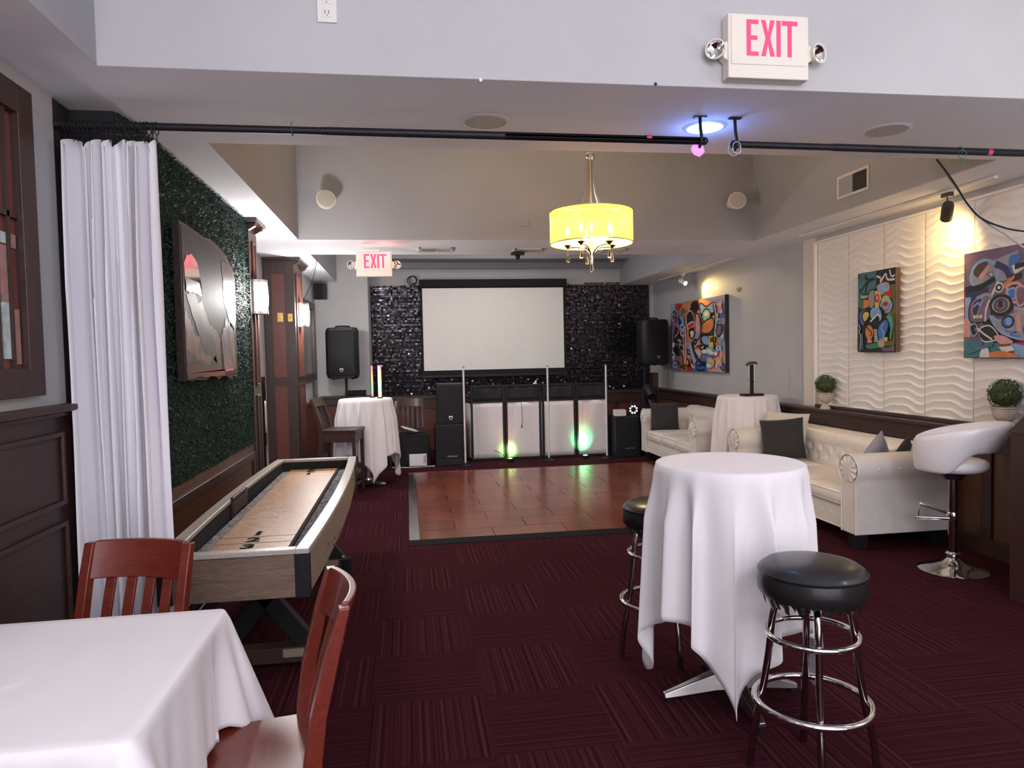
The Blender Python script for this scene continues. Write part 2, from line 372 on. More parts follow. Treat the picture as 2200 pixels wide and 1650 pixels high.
# back left wainscot
w = MB(); w.box(-1.30, -0.55, 10.57, 10.6, 0, 0.9, 0); w.box(-0.55, 3.98, 11.36, 11.4, 0, 0.82, 0); w.box(-1.30, -1.27, 8.62, 10.57, 0, 0.9, 0)
st(w.build('trim_6', RWOOD, smooth=0))
w = MB(); w.box(-1.27, -0.53, 10.53, 10.6, 0.90, 0.94); w.box(-1.27, -0.53, 10.55, 10.57, 0.80, 0.90); w.box(-1.27, -0.53, 10.555, 10.57, 0, 0.12)
w.box(-0.55, 3.95, 11.30, 11.4, 0.82, 0.86); w.box(-0.55, 3.95, 11.34, 11.36, 0.66, 0.82); w.box(-1.27, -1.22, 8.62, 10.53, 0.90, 0.94)
for x in (-1.2, -0.9, -0.62): w.box(x-0.04, x+0.04, 10.555, 10.57, 0.12, 0.8)
for x in (-0.3, 0.1, 1.0, 2.0, 2.9, 3.4): w.box(x-0.04, x+0.04, 11.345, 11.36, 0, 0.66)
w.box(4.0, 4.1, 11.2, 11.4, 0.9, 1.14); st(w.build('trim_7', DWOODH, bevel=0.003))
# right wainscot, rail and ledge
w = MB(); w.box(4.03, 4.1, -3, 11.4, 0, 0.76); st(w.build('trim_8', BWOOD, smooth=0))
w = MB(); w.box(4.0, 4.1, -3, 11.4, 0.74, 0.875); w.box(3.96, 4.1, -3, 11.4, 0.872, 0.90); w.box(4.0, 4.03, -3, 11.4, 0, 0.13)
y = -2.5
while y < 11: w.box(4.01, 4.03, y, y+0.09, 0.13, 0.74); y += 0.98
w.box(4.06, 4.1, -3, 6.6, 0.90, 0.928); st(w.build('trim_9', DWOODH, bevel=0.004))
w = MB(); w.box(4.085, 4.1, 6.62, 6.84, 0.90, ZS); st(w.build('trim_10', CREAM, smooth=0))
w = MB(); w.box(4.06, 4.1, 6.59, 6.62, 0.928, 2.555); w.box(4.06, 4.1, 0, 6.6, 2.535, 2.555); st(w.build('trim_11', WAVE, bevel=0.002))
# wave relief panels, half a metre wide each
def wave(u, v):
    y = u*0.49; z = v*1.605
    ph = z/0.066+0.16*sin(2*pi*u+0.4)+0.24*sin(2*pi*u+z*4.3+1.0)+0.10*sin(4*pi*u+z*2.1)
    t = ph-floor(ph); h = t/0.82 if t < 0.82 else (1-t)/0.18
    ed = min(1, min(u, 1-u)/0.012)
    return (-0.005-0.010*h*h*(0.35+0.65*ed), y, z)
wp = MB(); wp.grid(wave, 22, 330)
first = None
for k in range(7):
    y0 = 6.585-0.4935*(k+1)
    if first is None:
        first = wp.build('wave_wall_panel', WAVE, smooth=30); first.location = (4.098, y0, 0.93); o = first
    else:
        o = first.copy(); COL.objects.link(o); o.location = (4.098, y0, 0.93)
    tag(o, ['white wavy relief panel beside the grey wall, farthest of its row', 'white wavy relief panel holding up the far edge of the small painting', 'white wavy relief panel behind the near edge of the small painting',
            'white wavy relief panel between the two paintings under the track spotlight', 'white wavy relief panel under the far part of the big painting', 'white wavy relief panel behind the big painting by the frame edge', 'white wavy relief panel nearest the camera, past the brown lectern'][k], 'wall panel', 'wave relief panels in a row above the ledge')
# ------------------------------------------------------------------ dance floor
df = thing('dance_floor', 'portable brown parquet dance floor with dark sloped edge strips on the carpet', 'dance floor', (1.6, 7.2, 0))
D0, D1, E0, E1 = 0.06, 3.12, 5.66, 8.98
m = MB((1.6, 7.2, 0)); ny = 11; nx = 5; dy = (E1-E0)/ny; dx = (D1-D0)/nx
for j in range(ny):
    for i in range(-1, nx):
        x0 = D0+(i+(0.5 if j % 2 else 0))*dx; x1 = x0+dx; x0 = max(x0, D0); x1 = min(x1, D1)
        if x1-x0 < 0.05: continue
        a, b_ = random.uniform(-1, 1)*0.003, random.uniform(-1, 1)*0.0035; g = 0.0025
        y0 = E0+j*dy; y1 = y0+dy; xc = (x0+x1)/2; yc = (y0+y1)/2
        z = lambda x, y: 0.022+a*(x-xc)+b_*(y-yc)*2
        m.add([(x0+g,y0+g,z(x0,y0)),(x1-g,y0+g,z(x1,y0)),(x1-g,y1-g,z(x1,y1)),(x0+g,y1-g,z(x0,y1)),(x0+g,y0+g,0),(x1-g,y0+g,0),(x1-g,y1-g,0),(x0+g,y1-g,0)],
              [(0,1,2,3),(0,4,5,1),(1,5,6,2),(2,6,7,3),(3,7,4,0)])
m.build('parquet_deck', DFLOOR, df, smooth=0)
EDGE = plain('dark_edge_strip', (0.012, 0.012, 0.013), 0.75, spec=0.08); EDGEM = plain('worn_metal_edge', (0.30, 0.29, 0.31), 0.25, 0.9)
def wedge(m, a, b, n, wd=0.085, hh=0.026):
    a = Vector(a); b = Vector(b); n = Vector(n)*wd; up = Vector((0,0,hh))
    m.add([a, b, b+n, a+n, a+up, b+up, b+n+Vector((0,0,0.004)), a+n+Vector((0,0,0.004))], [(0,1,2,3),(4,7,6,5),(0,4,5,1),(1,5,6,2),(2,6,7,3),(3,7,4,0)])
m = MB((1.6, 7.2, 0)); wedge(m, (D0-0.085,E0,0), (D1+0.085,E0,0), (0,-1,0)); m.build('edge_strip', EDGE, df, smooth=0)
m = MB((1.6, 7.2, 0)); wedge(m, (D0,E0,0), (D0,E1,0), (-1,0,0)); m.build('edge_strip', EDGEM, df, smooth=0)
m = MB((1.6, 7.2, 0)); wedge(m, (D0-0.085,E1,0), (D1+0.085,E1,0), (0,1,0), 0.05); m.build('edge_strip', DFLOOR, df, smooth=0)
m = MB((1.6, 7.2, 0)); wedge(m, (D1,E0,0), (D1,E1,0), (1,0,0)); m.build('edge_strip', EDGE, df, smooth=0)
# ------------------------------------------------------------------ foliage wall
FOL = N('foliage_leaves'); g_ = FOL.n('ObjectInfo'); f_ = FOL.noise(sc=55, det=2)
FOL.set(color=FOL.ramp(f_, [(0.3, (0.008, 0.020, 0.017)), (0.55, (0.018, 0.044, 0.034)), (0.75, (0.045, 0.085, 0.062))]), rough=0.55, spec=0.15); FOL = FOL.m
m = MB((-1.24, 3.37, 0.84))
m.box(-1.244, -1.228, 3.365, 5.78, 0.85, 2.595)
for _ in range(38000):
    y = random.uniform(3.37, 5.77); z = random.uniform(0.84, 2.59); x = -1.225+random.uniform(0, 0.03)
    a = random.uniform(0, 2*pi); tl = random.uniform(-0.9, 0.9); L = random.uniform(0.006, 0.0105); wd = L*0.5
    d = Vector((sin(tl), cos(a)*cos(tl), sin(a)*cos(tl)))*L; n = Vector((random.uniform(-.6,.6)*L*.5, -sin(a)*wd, cos(a)*wd)); p = Vector((x, y, z))
    m.add([p-d, p+n, p+d, p-n], [(0,1,2,3)])
o = m.build('foliage_wall', FOL, smooth=0, fix=False)
tag(o, 'dark green artificial boxwood foliage covering the wall behind the shuffleboard table', 'foliage wall', kind='stuff')
# ------------------------------------------------------------------ pilasters with sconces
def pil(y0, y1, label, xf=-1.20, front=False):
    t = thing('wooden_pilaster', label, 'pilaster', (xf-0.15, y0, 0)); o = (xf-0.15, y0, 0)
    MB(o).box(-1.52, xf, y0, y1, 0, 2.6).build('post', DWOOD, t, smooth=0)
    m = MB(o)
    for za, zb in ((1.30, 2.42), (0.18, 1.20)): m.box(xf-0.004, xf+0.003, y0+0.1, y1-0.1, za, zb)
    m.build('side_panel', RWOOD, t)
    m = MB(o)
    for za, zb in ((1.30, 2.42), (0.18, 1.20)): frame_x(m, xf, xf+0.014, y0+0.085, y1-0.085, za-0.015, zb+0.015, 0.02)
    m.build('panel_moulding', DWOOD, t, bevel=0.004)
    if front:
        for za, zb in ((1.30, 2.42), (0.18, 1.20)): MB(o).box(-1.435, -1.305, y0-0.004, y0, za, zb).build('front_panel', RWOOD, t)
    m = MB(o); m.box(-1.52, xf+0.075, y0-0.04, y1+0.02, 2.57, 2.599); m.build('cap', DWOOD, t, bevel=0.004)
    m = MB(o); m.prism([(xf, 2.565), (xf+0.07, 2.565), (xf, 2.47)], 'y', y0+0.02, y1-0.02); 
    for (a, b_) in ((y0, y0+0.05), (y1-0.05, y1)):
        m2 = MB(o); m2.prism([(xf, 2.57), (xf+0.06, 2.57), (xf+0.05, 2.54), (xf, 2.51)], 'y', a, b_); m2.build('corbel', DWOODH, t)
    return t
pil(5.785, 6.08, 'dark wood pilaster beside the foliage wall, with the nearer sconce')
t2 = pil(8.0, 8.62, 'dark wood pilaster with red panels and the farther sconce', front=True)
SGL = N('lit_sconce_glass'); SGL.set(color=(0.9, 0.9, 0.9), emit=(1.0, 0.97, 0.95), estr=26.0, rough=0.4); SGL = SGL.m
def sconce(y, z, label, h=0.27, wd=0.15):
    X = -1.185; t = thing('wall_sconce', label, 'wall lamp', (X, y, z-h/2), group='sconces on the pilasters'); o = (X, y, z-h/2)
    m = MB(o)
    def gl(u, v):
        a = -pi/2+pi*u; zz = z-h/2+0.022+v*(h-0.044); b = 1+0.10*sin(pi*v)
        return (X+0.005+0.085*b*cos(a), y+wd/2*sin(a), zz)
    m.grid(gl, 16, 8); m.build('glass_shade', SGL, t)
    for zz in (z-h/2, z+h/2-0.022):
        m = MB(o)
        pts = [(X+0.095*cos(-pi/2+pi*k/16), y+(wd/2+0.006)*sin(-pi/2+pi*k/16)) for k in range(17)]
        m.prism(pts, 'z', zz, zz+0.022); m.build('metal_band', ALU, t)
    MB(o).box(X-0.015, X+0.004, y-wd/2, y+wd/2, z-h/2, z+h/2).build('back_plate', ALU, t)
    lamp('POINT', (X+0.22, y, z), 27, (1.0, 0.96, 0.94), 0.07)
sconce(5.90, 1.995, 'bright half round sconce on the pilaster next to the foliage wall')
sconce(8.31, 1.99, 'bright half round sconce on the pilaster farther down the wall')
# mirror strips and brass plates
o = MB((-1.20, 6.32, 1.1)).box(-1.52, -1.212, 6.24, 6.30, 0.35, 1.35).build('mirror_strip', MIRR); tag(o, 'narrow dark mirror strip behind the nearer pilaster reflecting coloured light', 'mirror')
o = MB((-1.40, 7.99, 1.78)); o.box(-1.385, -1.325, 7.982, 7.996, 1.90, 2.0); o.box(-1.37, -1.34, 7.975, 7.982, 1.93, 1.965); o = o.build('switch_plate', BRASS, bevel=0.002)
tag(o, 'brass switch plate on the front of the farther pilaster, nearer the wall', 'switch plate', 'brass plates on the farther pilaster')
o = MB((-1.27, 7.99, 1.78)); o.box(-1.275, -1.225, 7.982, 7.996, 1.90, 1.99); o.ball((-1.25, 7.98, 1.945), 0.008, 8, 6); o = o.build('switch_plate', BRASS, bevel=0.002)
tag(o, 'brass plate at the outer edge of the farther pilaster front', 'switch plate', 'brass plates on the farther pilaster')
# ------------------------------------------------------------------ back wall: shimmer panels and screen
SEQ = N('black_sequin_mirror'); f_ = SEQ.noise(sc=23, det=0)
SEQ.set(color=SEQ.ramp(f_, [(0.4, (0.035, 0.031, 0.04)), (0.62, (0.13, 0.115, 0.14))]), rough=0.17, metal=0.9); SEQ = SEQ.m
MB().box(-0.55, 4.02, 11.385, 11.399, 0.86, 2.60).build('shimmer_backing', BLACK)
bk = bpy.data.objects['shimmer_backing']
SZ = 0.0305; m = MB((-0.55, 11.37, 0.86))
nz = int(1.80/SZ); nx = int(4.56/SZ)
for i in range(nx):
    x = -0.54+i*SZ
    top = 2.62 if x < 2.9 else (2.655 if x < 3.5 else 2.60)
    if 2.62 < x < 2.9: top = 2.64
    for j in range(nz+2):
        z = 0.88+j*SZ
        if z+SZ > top: break
        if 0.30 < x < 2.5 and 1.32 < z < 2.5: continue
        h = SZ*0.46; ax_ = random.gauss(0.12, 0.05)+0.05*sin(j*2.4); az = random.gauss(0, 0.03)
        if random.random() < 0.16: ax_ += random.uniform(-0.55, 0.4); az += random.uniform(-.5, .5)
        p = Vector((x+SZ/2, 11.372, z+SZ/2))
        ux = Vector((cos(az), sin(az), 0))*h; uz = Vector((0, -sin(ax_), cos(ax_)))*h*0.82
        m.add([p-ux-uz, p+ux-uz, p+ux+uz, p-ux+uz], [(0,1,2,3)])
sw = m.build('shimmer_wall', SEQ, smooth=0, fix=False); tag(sw, 'black shimmer wall of small glinting square sequins behind the projector screen', 'sequin wall')
sw['kind'] = 'stuff'
bk.name = 'backing_board'; bk.parent = sw; bk.location = -Vector(sw.location)+Vector(bk.location)
Y = 11.22
s_ = thing('projector_screen', 'wide white projector screen with black borders hanging on the sequin wall', 'projector screen', (1.4, Y, 2.6)); o = (1.4, Y, 2.6)
tl, tr = aty(900, 600, Y), aty(1216, 600, Y); bl, br = aty(908, 800, Y), aty(1214, 793, Y)
MB(o).box(tl.x, tr.x, Y-0.05, Y+0.07, 2.575, 2.69).build('housing', BLACKM, s_, bevel=0.006)
x0, x1 = aty(905, 620, Y).x, aty(1211, 620, Y).x; x0b, x1b = aty(908, 797, Y).x+0.01, aty(1212, 791, Y).x
MB(o).box(tl.x+0.012, tr.x-0.012, Y, Y+0.012, 1.17, 2.60).build('black_border', BLACKM, s_)
MB(o).box(x0+0.012, x1-0.012, Y-0.004, Y, 1.26, 2.555).build('white_surface', SCREEN, s_)
MB(o).box(tl.x, tr.x, Y-0.015, Y+0.02, 1.145, 1.185).build('bottom_bar', PLASTB, s_, bevel=0.006)
# ================================================================== FURNITURE
def drape(name, per, L, zt, fold, nfold, flare, seed, nv=26, top_poly=None, o=(0,0,0), twist=0.0, zmin=0.012):
    """per(t)->(x,y,nx,ny); L(t)=hang length; a cloth from the rim down."""
    rnd = random.Random(seed); ph = [rnd.uniform(0, 6.28) for _ in range(8)]; nu = 360
    def off(t):
        k = 2*pi*t
        return (sin(nfold*k+ph[0]+0.9*sin(2*k+ph[1]))*0.62+0.30*sin((nfold*0.5+1.0)*0+int(nfold*1.6)*k+ph[2])+0.25*sin(3*k+ph[3]))
    m = MB(o); rows = []
    P = [per(i/nu) for i in range(nu)]
    cx = sum(p[0] for p in P)/nu; cy = sum(p[1] for p in P)/nu
    for j in range(1, 7):
        s = j/7; rows.append([(cx+(p[0]-cx)*s, cy+(p[1]-cy)*s, zt) for p in P])
    rows.append([(p[0]-p[2]*0.006, p[1]-p[3]*0.006, zt-0.0005) for p in P]); rows.append([(p[0], p[1], zt-0.004) for p in P])
    for j in range(1, nv+1):
        s = j/nv; row = []
        for i, p in enumerate(P):
            t = i/nu; Lh = L(t); d = Lh*s
            amp = fold*min(1, (d/0.22))**1.1*(0.6+0.4*d/0.6)
            r = 0.006+flare*d+amp*(0.55+off(t))
            tw = twist*amp*cos(2*pi*nfold*t+ph[0])
            z = zt-0.004-d*0.985
            if z < zmin: r += (zmin-z)*0.5; z = zmin
            row.append((p[0]+p[2]*r-p[3]*tw, p[1]+p[3]*r+p[2]*tw, z))
        rows.append(row)
    m.ring([[Vector(q) for q in r] for r in rows], True, (True, False))
    return m
def round_cloth(cx, cy, R, zt, side, rot, seed, label, nfold=13, fold=0.022, flare=0.05, dmin=0.0):
    def per(t):
        a = 2*pi*t; return (cx+R*cos(a), cy+R*sin(a), cos(a), sin(a))
    def L(t):
        a = 2*pi*t-rot; q = side/2/max(abs(cos(a)), abs(sin(a)), 1e-6)
        Lm = side/2*1.41421-R-0.045; v_ = q-R; return v_ if v_ < Lm-0.08 else Lm-0.08*exp(-(v_-(Lm-0.08))/0.08)
    m = drape('cloth', per, L, zt, fold, nfold, flare, seed, o=(cx, cy, 0), twist=0.6)
    o = m.build('tablecloth', CLOTH, smooth=75, solid=0.0025, off=-1)
    return tag(o, label, 'tablecloth')
def cocktail_table(cx, cy, R, zt, label, base, rot=0):
    t = thing('cocktail_table', label, 'table', (cx, cy, 0)); o = (cx, cy, 0)
    m = MB(o); m.lathe([(0.0, zt-0.028), (R-0.004, zt-0.028), (R, zt-0.022), (R, zt-0.008), (R-0.004, zt-0.004), (0, zt-0.004)], (cx, cy, 0), 48); m.build('tabletop', DWOOD, t)
    m = MB(o); m.lathe([(0.11, zt-0.05), (0.12, zt-0.029)], (cx, cy, 0), 24); m.lathe([(0.036, 0.06), (0.036, zt-0.05)], (cx, cy, 0), 20)
    if base == 'prong':
        m.build('column', BLACK, t)
        for k in range(4):
            a = rot+k*pi/2; u = Vector((cos(a), sin(a), 0)); v = Vector((-sin(a), cos(a), 0)); c0 = Vector((cx, cy, 0)); m = MB(o); rings = []
            for s, wd, z0, z1 in ((0.02, 0.042, 0.045, 0.125), (0.08, 0.038, 0.045, 0.115), (0.20, 0.026, 0.028, 0.072), (0.27, 0.021, 0.02, 0.048), (0.30, 0.019, 0.018, 0.038)):
                p = c0+u*s; rings.append([p-v*wd+Vector((0,0,z0)), p+v*wd+Vector((0,0,z0)), p+v*wd*0.62+Vector((0,0,z1)), p-v*wd*0.62+Vector((0,0,z1))])
            m.ring(rings); pr = m.build('base_prong', ALU, t, bevel=0.005)
            p = c0+u*0.278; MB(o).lathe([(0.018, 0), (0.02, 0.004), (0.02, 0.018), (0.012, 0.022)], (p.x, p.y, 0), 16).build('glide_foot', BLACK, pr)
    else:
        m.build('column', ALU, t)
        m = MB(o); m.lathe([(0.22, 0.0), (0.225, 0.006), (0.20, 0.02), (0.12, 0.036), (0.055, 0.05), (0.05, 0.075), (0.037, 0.08)], (cx, cy, 0), 48); m.build('base_disc', CHROMED, t)
    return t
# --- the near cocktail table
T1 = (1.345, 2.83); R1 = 0.305; Z1 = 1.02
cocktail_table(T1[0], T1[1], R1, Z1-0.003, 'bar height table on a four-pronged aluminium base, nearest the camera beside the black stools', 'prong', radians(-2))
round_cloth(T1[0], T1[1], R1+0.002, Z1, 1.86, radians(22), 5, 'white cloth on the nearest bar height table, its corners almost reaching the carpet', 14, 0.040, 0.022)
# --- the table on the left at the back, by the LED tube
T2 = (-0.50, 8.47); Z2 = 1.01
cocktail_table(T2[0], T2[1], 0.305, Z2-0.003, 'bar height table on a round chrome disc base behind the shuffleboard table', 'disc')
round_cloth(T2[0], T2[1], 0.307, Z2, 1.88, radians(62), 11, 'white cloth on the bar height table carrying the glowing colour tube', 15, 0.040, 0.04)
# --- the table between the sofas
T3 = (3.60, 7.12); Z3 = 1.0
cocktail_table(T3[0], T3[1], 0.305, Z3-0.003, 'bar height table standing between the two cream sofas', 'disc')
round_cloth(T3[0], T3[1], 0.307, Z3, 1.80, radians(40), 23, 'white cloth on the bar height table between the two cream sofas', 16, 0.034, 0.045)
# ------------------------------------------------------------------ dining table and its cloth
A = atz(480, 1305, .77); B = atz(313, 1586, .77); XR = -0.545
def rr(x0, x1, y0, y1, r):
    """rounded rectangle perimeter"""
    segs = [((x1-r, y0), (1, 0), None), ]
    w = x1-x0-2*r; h = y1-y0-2*r; q = pi*r/2; tot = 2*w+2*h+4*q
    def per(t):
        s = (t % 1)*tot
        for (c, d, l) in ((((x0+r), y0), (1,0), w), (((x1-r), (y0+r)), -pi/2, q), ((x1, y0+r), (0,1), h), ((x1-r, y1-r), 0, q), ((x1-r, y1), (-1,0), w), ((x0+r, y1-r), pi/2, q), ((x0, y1-r), (0,-1), h), ((x0+r, y0+r), pi, q)):
            if s <= l+1e-9:
                if isinstance(d, tuple): return (c[0]+d[0]*s, c[1]+d[1]*s, d[1], -d[0])
                a = d+s/l*pi/2; return (c[0]+r*cos(a), c[1]+r*sin(a), cos(a), sin(a))
            s -= l
        return (x0+r, y0, 0, -1)
    return per, tot
x0, x1, y0, y1 = -1.20, XR, 1.42, 2.155
per, tot = rr(x0, x1, y0, y1, 0.022)
def Ld(t):
    x, y, nx, ny = per(t)
    dr = min(abs(x-x0), abs(x-x1)); dy_ = min(abs(y-y0), abs(y-y1)); d = min(dr+dy_, 9)
    cor = exp(-(d/0.05)**2)
    base = 0.28 if (abs(x-x0) < 0.05) else 0.30
    if nx > 0.9: base = 0.29+0.10*max(0, (y-2.03)/0.12)
    return base+0.24*cor*(1 if y > 2 or x < -1.0 else 0.5)
# perimeter drape with finer folds at the corners
def dining_cloth():
    m = MB(((x0+x1)/2, (y0+y1)/2, 0)); nu = 520; P = [per(i/nu) for i in range(nu)]; cx, cy = (x0+x1)/2, (y0+y1)/2; rows = []
    for j in range(1, 12): s = j/12; rows.append([(cx+(p[0]-cx)*s, cy+(p[1]-cy)*s, 0.77+0.0015*sin(p[0]*9+s*5)*sin(s*7)) for p in P])
    rows.append([(p[0]-p[2]*0.004, p[1]-p[3]*0.004, 0.7698) for p in P]); rows.append([(p[0], p[1], 0.766) for p in P])
    nv = 22
    for j in range(1, nv+1):
        s = j/nv; row = []
        for i, p in enumerate(P):
            x, y, nx, ny = p; d = Ld(i/nu)*s
            dc = min(abs(x-x0), abs(x-x1))+min(abs(y-y0), abs(y-y1)); cor = exp(-(dc/0.07)**2); near = exp(-(dc/0.28)**2)
            u = x*2.1+y*1.7
            r = 0.004+0.03*d+cor*(0.36*d)+near*(0.030 if y > 1.95 else 0.012)*(d/0.3)*sin(u*30)+0.008*(d/0.3)*sin(u*13+2)
            tang = near*0.0
            z = 0.766-d*(1-0.08*cor)
            row.append((x+nx*r, y+ny*r, z))
        rows.append(row)
    m.ring([[Vector(q) for q in r] for r in rows], True, (True, False)); return m
o = dining_cloth().build('tablecloth', CLOTH, smooth=75, solid=0.0025, off=-1); tag(o, 'white cloth with pale folds on the low square dining table, near corner of the room', 'tablecloth')
t = thing('dining_table', 'square dining table hidden under a white cloth beside the red wooden chairs', 'table', (-0.87, 1.79, 0)); o = (-0.87, 1.79, 0)
MB(o).box(x0+0.006, x1-0.006, y0+0.006, y1-0.006, 0.735, 0.7645).build('tabletop', DWOOD, t)
MB(o).lathe([(0.22, 0), (0.22, 0.02), (0.05, 0.06), (0.04, 0.10), (0.04, 0.735)], (-0.87, 1.79, 0), 24).build('pedestal', BLACK, t)
# ------------------------------------------------------------------ wooden chairs
def chair(name, label, wmat, group=None):
    t = thing(name, label, 'chair', group=group)
    sw_, sd = 0.205, 0.20
    def seat(u, v):
        x = -sw_+2*sw_*u; y = -sd-0.01+2*sd*v
        r = 0.0
        dish = 0.012*exp(-(((x/0.13)**2)+((y+0.0)/0.12)**2)**1.3)
        taper = 1-0.10*(v); return (x*taper, y, 0.462-dish)
    m = MB(); nu = nv = 18
    top = [[seat(i/nu, j/nv) for i in range(nu+1)] for j in range(nv+1)]
    vs = [p for r in top for p in r]; k = len(vs); vs += [(p[0]*0.985, p[1]*0.985, 0.435) for r in top for p in r]; fs = []
    W_ = nu+1
    for j in range(nv):
        for i in range(nu):
            a = j*W_+i; fs.append((a, a+1, a+W_+1, a+W_)); fs.append((k+a, k+a+W_, k+a+W_+1, k+a+1))
    edge = [i for i in range(W_)]+[j*W_+nu for j in range(1, W_)]+[nv*W_+i for i in range(nu-1, -1, -1)]+[j*W_ for j in range(nv-1, 0, -1)]
    for a, b in zip(edge, edge[1:]+edge[:1]): fs.append((a, k+a, k+b, b))
    m.add(vs, fs); m.build('seat', wmat, t, bevel=0.006)
    for s in (-1, 1):
        m = MB(); m.bar((s*0.185, -0.18, 0.0), (s*0.183, -0.18, 0.435), 0.036, 0.036, (0,1,0)); m.build('leg', wmat, t, bevel=0.004)
        m = MB(); rings = []
        for z, y, h in ((0, 0.235, .018), (0.2, 0.205, .02), (0.44, 0.185, .022), (0.50, 0.188, .022), (0.62, 0.205, .02), (0.78, 0.245, .018), (0.885, 0.275, .014)):
            x = s*0.175; w_ = 0.017; rings.append([Vector((x-w_, y-h, z)), Vector((x+w_, y-h, z)), Vector((x+w_, y+h, z)), Vector((x-w_, y+h, z))])
        m.ring(rings); m.build('back_post', wmat, t, bevel=0.004)
    # top rail, bowed back
    m = MB()
    def rail(u, v):
        x = -0.16+0.32*u; z = 0.768+0.122*v; b = 0.035*(1-(x/0.16)**2); return (x, 0.232+(z-0.768)*0.30+b, z)
    nu, nv = 14, 5
    f_ = [rail(i/nu, j/nv) for j in range(nv+1) for i in range(nu+1)]; r_ = [(p[0], p[1]+0.022, p[2]) for p in f_]; k = len(f_); fs = []; W_ = nu+1
    for j in range(nv):
        for i in range(nu): a = j*W_+i; fs += [(a, a+1, a+W_+1, a+W_), (k+a, k+a+W_, k+a+W_+1, k+a+1)]
    edge = [i for i in range(W_)]+[j*W_+nu for j in range(1, nv+1)]+[nv*W_+i for i in range(nu-1, -1, -1)]+[j*W_ for j in range(nv-1, 0, -1)]
    for a, b in zip(edge, edge[1:]+edge[:1]): fs.append((a, k+a, k+b, b))
    m.add(f_+r_, fs); m.build('top_rail', wmat, t, bevel=0.005)
    for q in range(4):
        x = (q-1.5)*0.068; m = MB(); rings = []
        for z, y in ((0.44, 0.185), (0.55, 0.200), (0.66, 0.222), (0.775, 0.250)):
            b = 0.035*(1-(x/0.16)**2)*((z-0.44)/0.335); rings.append([Vector((x-0.017, y+b-0.005, z)), Vector((x+0.017, y+b-0.005, z)), Vector((x+0.017, y+b+0.007, z)), Vector((x-0.017, y+b+0.007, z))])
        m.ring(rings); m.build('slat', wmat, t, bevel=0.002)
    m = MB(); m.box(-0.17, 0.17, -0.19, -0.168, 0.375, 0.435); m.box(-0.19, -0.168, -0.17, 0.17, 0.375, 0.435); m.box(0.168, 0.19, -0.17, 0.17, 0.375, 0.435); m.box(-0.17, 0.17, 0.165, 0.187, 0.375, 0.435)
    m.build('apron', wmat, t, bevel=0.003)
    m = MB(); m.box(-0.19, -0.172, -0.17, 0.20, 0.16, 0.19); m.box(0.172, 0.19, -0.17, 0.20, 0.16, 0.19); m.box(-0.18, 0.18, -0.01, 0.012, 0.165, 0.188); m.box(-0.18, 0.18, 0.195, 0.213, 0.25, 0.28)
    m.build('stretcher', wmat, t, bevel=0.003)
    return t
ch = chair('dining_chair', 'glossy red wooden chair with its seat in view, turned side-on at the dining table', MAHOG, 'red wooden dining chairs')
ch.location = (-0.475, 1.885, 0); ch.rotation_euler = (0, 0, radians(-79))
a1 = radians(-14); c1 = Vector((-0.925, 2.525, 0)); off = Matrix.Rotation(a1, 3, 'Z') @ Vector((0, 0.255, 0))
dup(ch, (c1.x-off.x, c1.y-off.y, 0), a1, 'red wooden chair behind the dining table, only its slatted back showing before the curtain')
# dark chairs at the back
cd = chair('dining_chair', 'dark wooden chair against the back wall heaped with black bags and papers', MAHOGD, 'dark wooden chairs by the back wall')
cd.location = (0.02, 10.05, 0)
bc = chair('bar_chair', 'tall dark wooden bar chair beside the far cloth-covered table behind the shuffleboard', MAHOGD)
bc.location = (-0.74, 7.98, 0); bc.rotation_euler = (0, 0, radians(80))
for k_ in bc.children:
    for v_ in k_.data.vertices: z_ = v_.co.z; v_.co.z = z_*(0.715/0.46) if z_ < 0.46 else 0.715+(z_-0.46)*0.80
c3 = dup(cd, (-0.40, 9.62, 0), radians(-12), 'dark wooden chair mostly hidden behind the far white tablecloth')
# ------------------------------------------------------------------ shuffleboard table
ZT = 0.73; NR = atz(664, 1178, ZT); FR = atz(765, 980, ZT); FL = atz(598, 985, ZT)
X0, X1, Y0, Y1 = FL.x, (NR.x+FR.x)/2, NR.y, FR.y
xc = (X0+X1)/2; hw = (X1-X0)/2; yc = (Y0+Y1)/2
sb = thing('shuffleboard_table', 'long shuffleboard table in weathered oak with a pale maple playing board along the foliage wall', 'shuffleboard table', (xc, yc, 0)); o = (xc, yc, 0)
bow = lambda y: 0.035*(1-((y-yc)/(Y1-yc))**2)
HC = 0.19
def side(m, s, t0, t1, z0, z1, n=20, ym=0.0):
    """bowed strip between lateral offsets t0..t1 from the outer face"""
    r0 = []
    for i in range(n+1):
        y = Y0+ym+(Y1-Y0-2*ym)*i/n; xo = hw+bow(y)
        a, b = s*(xo-t0), s*(xo-t1)
        r0.append([Vector((xc+a, y, z0)), Vector((xc+b, y, z0)), Vector((xc+b, y, z1)), Vector((xc+a, y, z1))])
    m.ring(r0)
for s in (-1, 1):
    m = MB(o); side(m, s, 0.012, 0.045, ZT-HC-0.01, ZT-0.02, ym=0.03); pz = m.build('side_panel', OAKS, sb)
    for yy, zz in ((Y0+0.55, 0.13), (Y0+0.78, 0.16), (Y0+0.75, 0.185), (Y1-0.5, 0.06), (Y1-0.42, 0.11)):
        x = xc+s*(hw+bow(yy)-0.012); MB(o).ball((x, yy, ZT-zz), (0.004, 0.007, 0.007), 8, 6).build('bolt', BLACK, pz)
    m = MB(o); side(m, s, 0.0, 0.058, ZT-0.022, ZT); m.build('rim', RIM, sb, bevel=0.004)
    m = MB(o); side(m, s, 0.0455, 0.054, ZT-HC, ZT-0.022); m.build('inner_lining', BLACKM, sb)
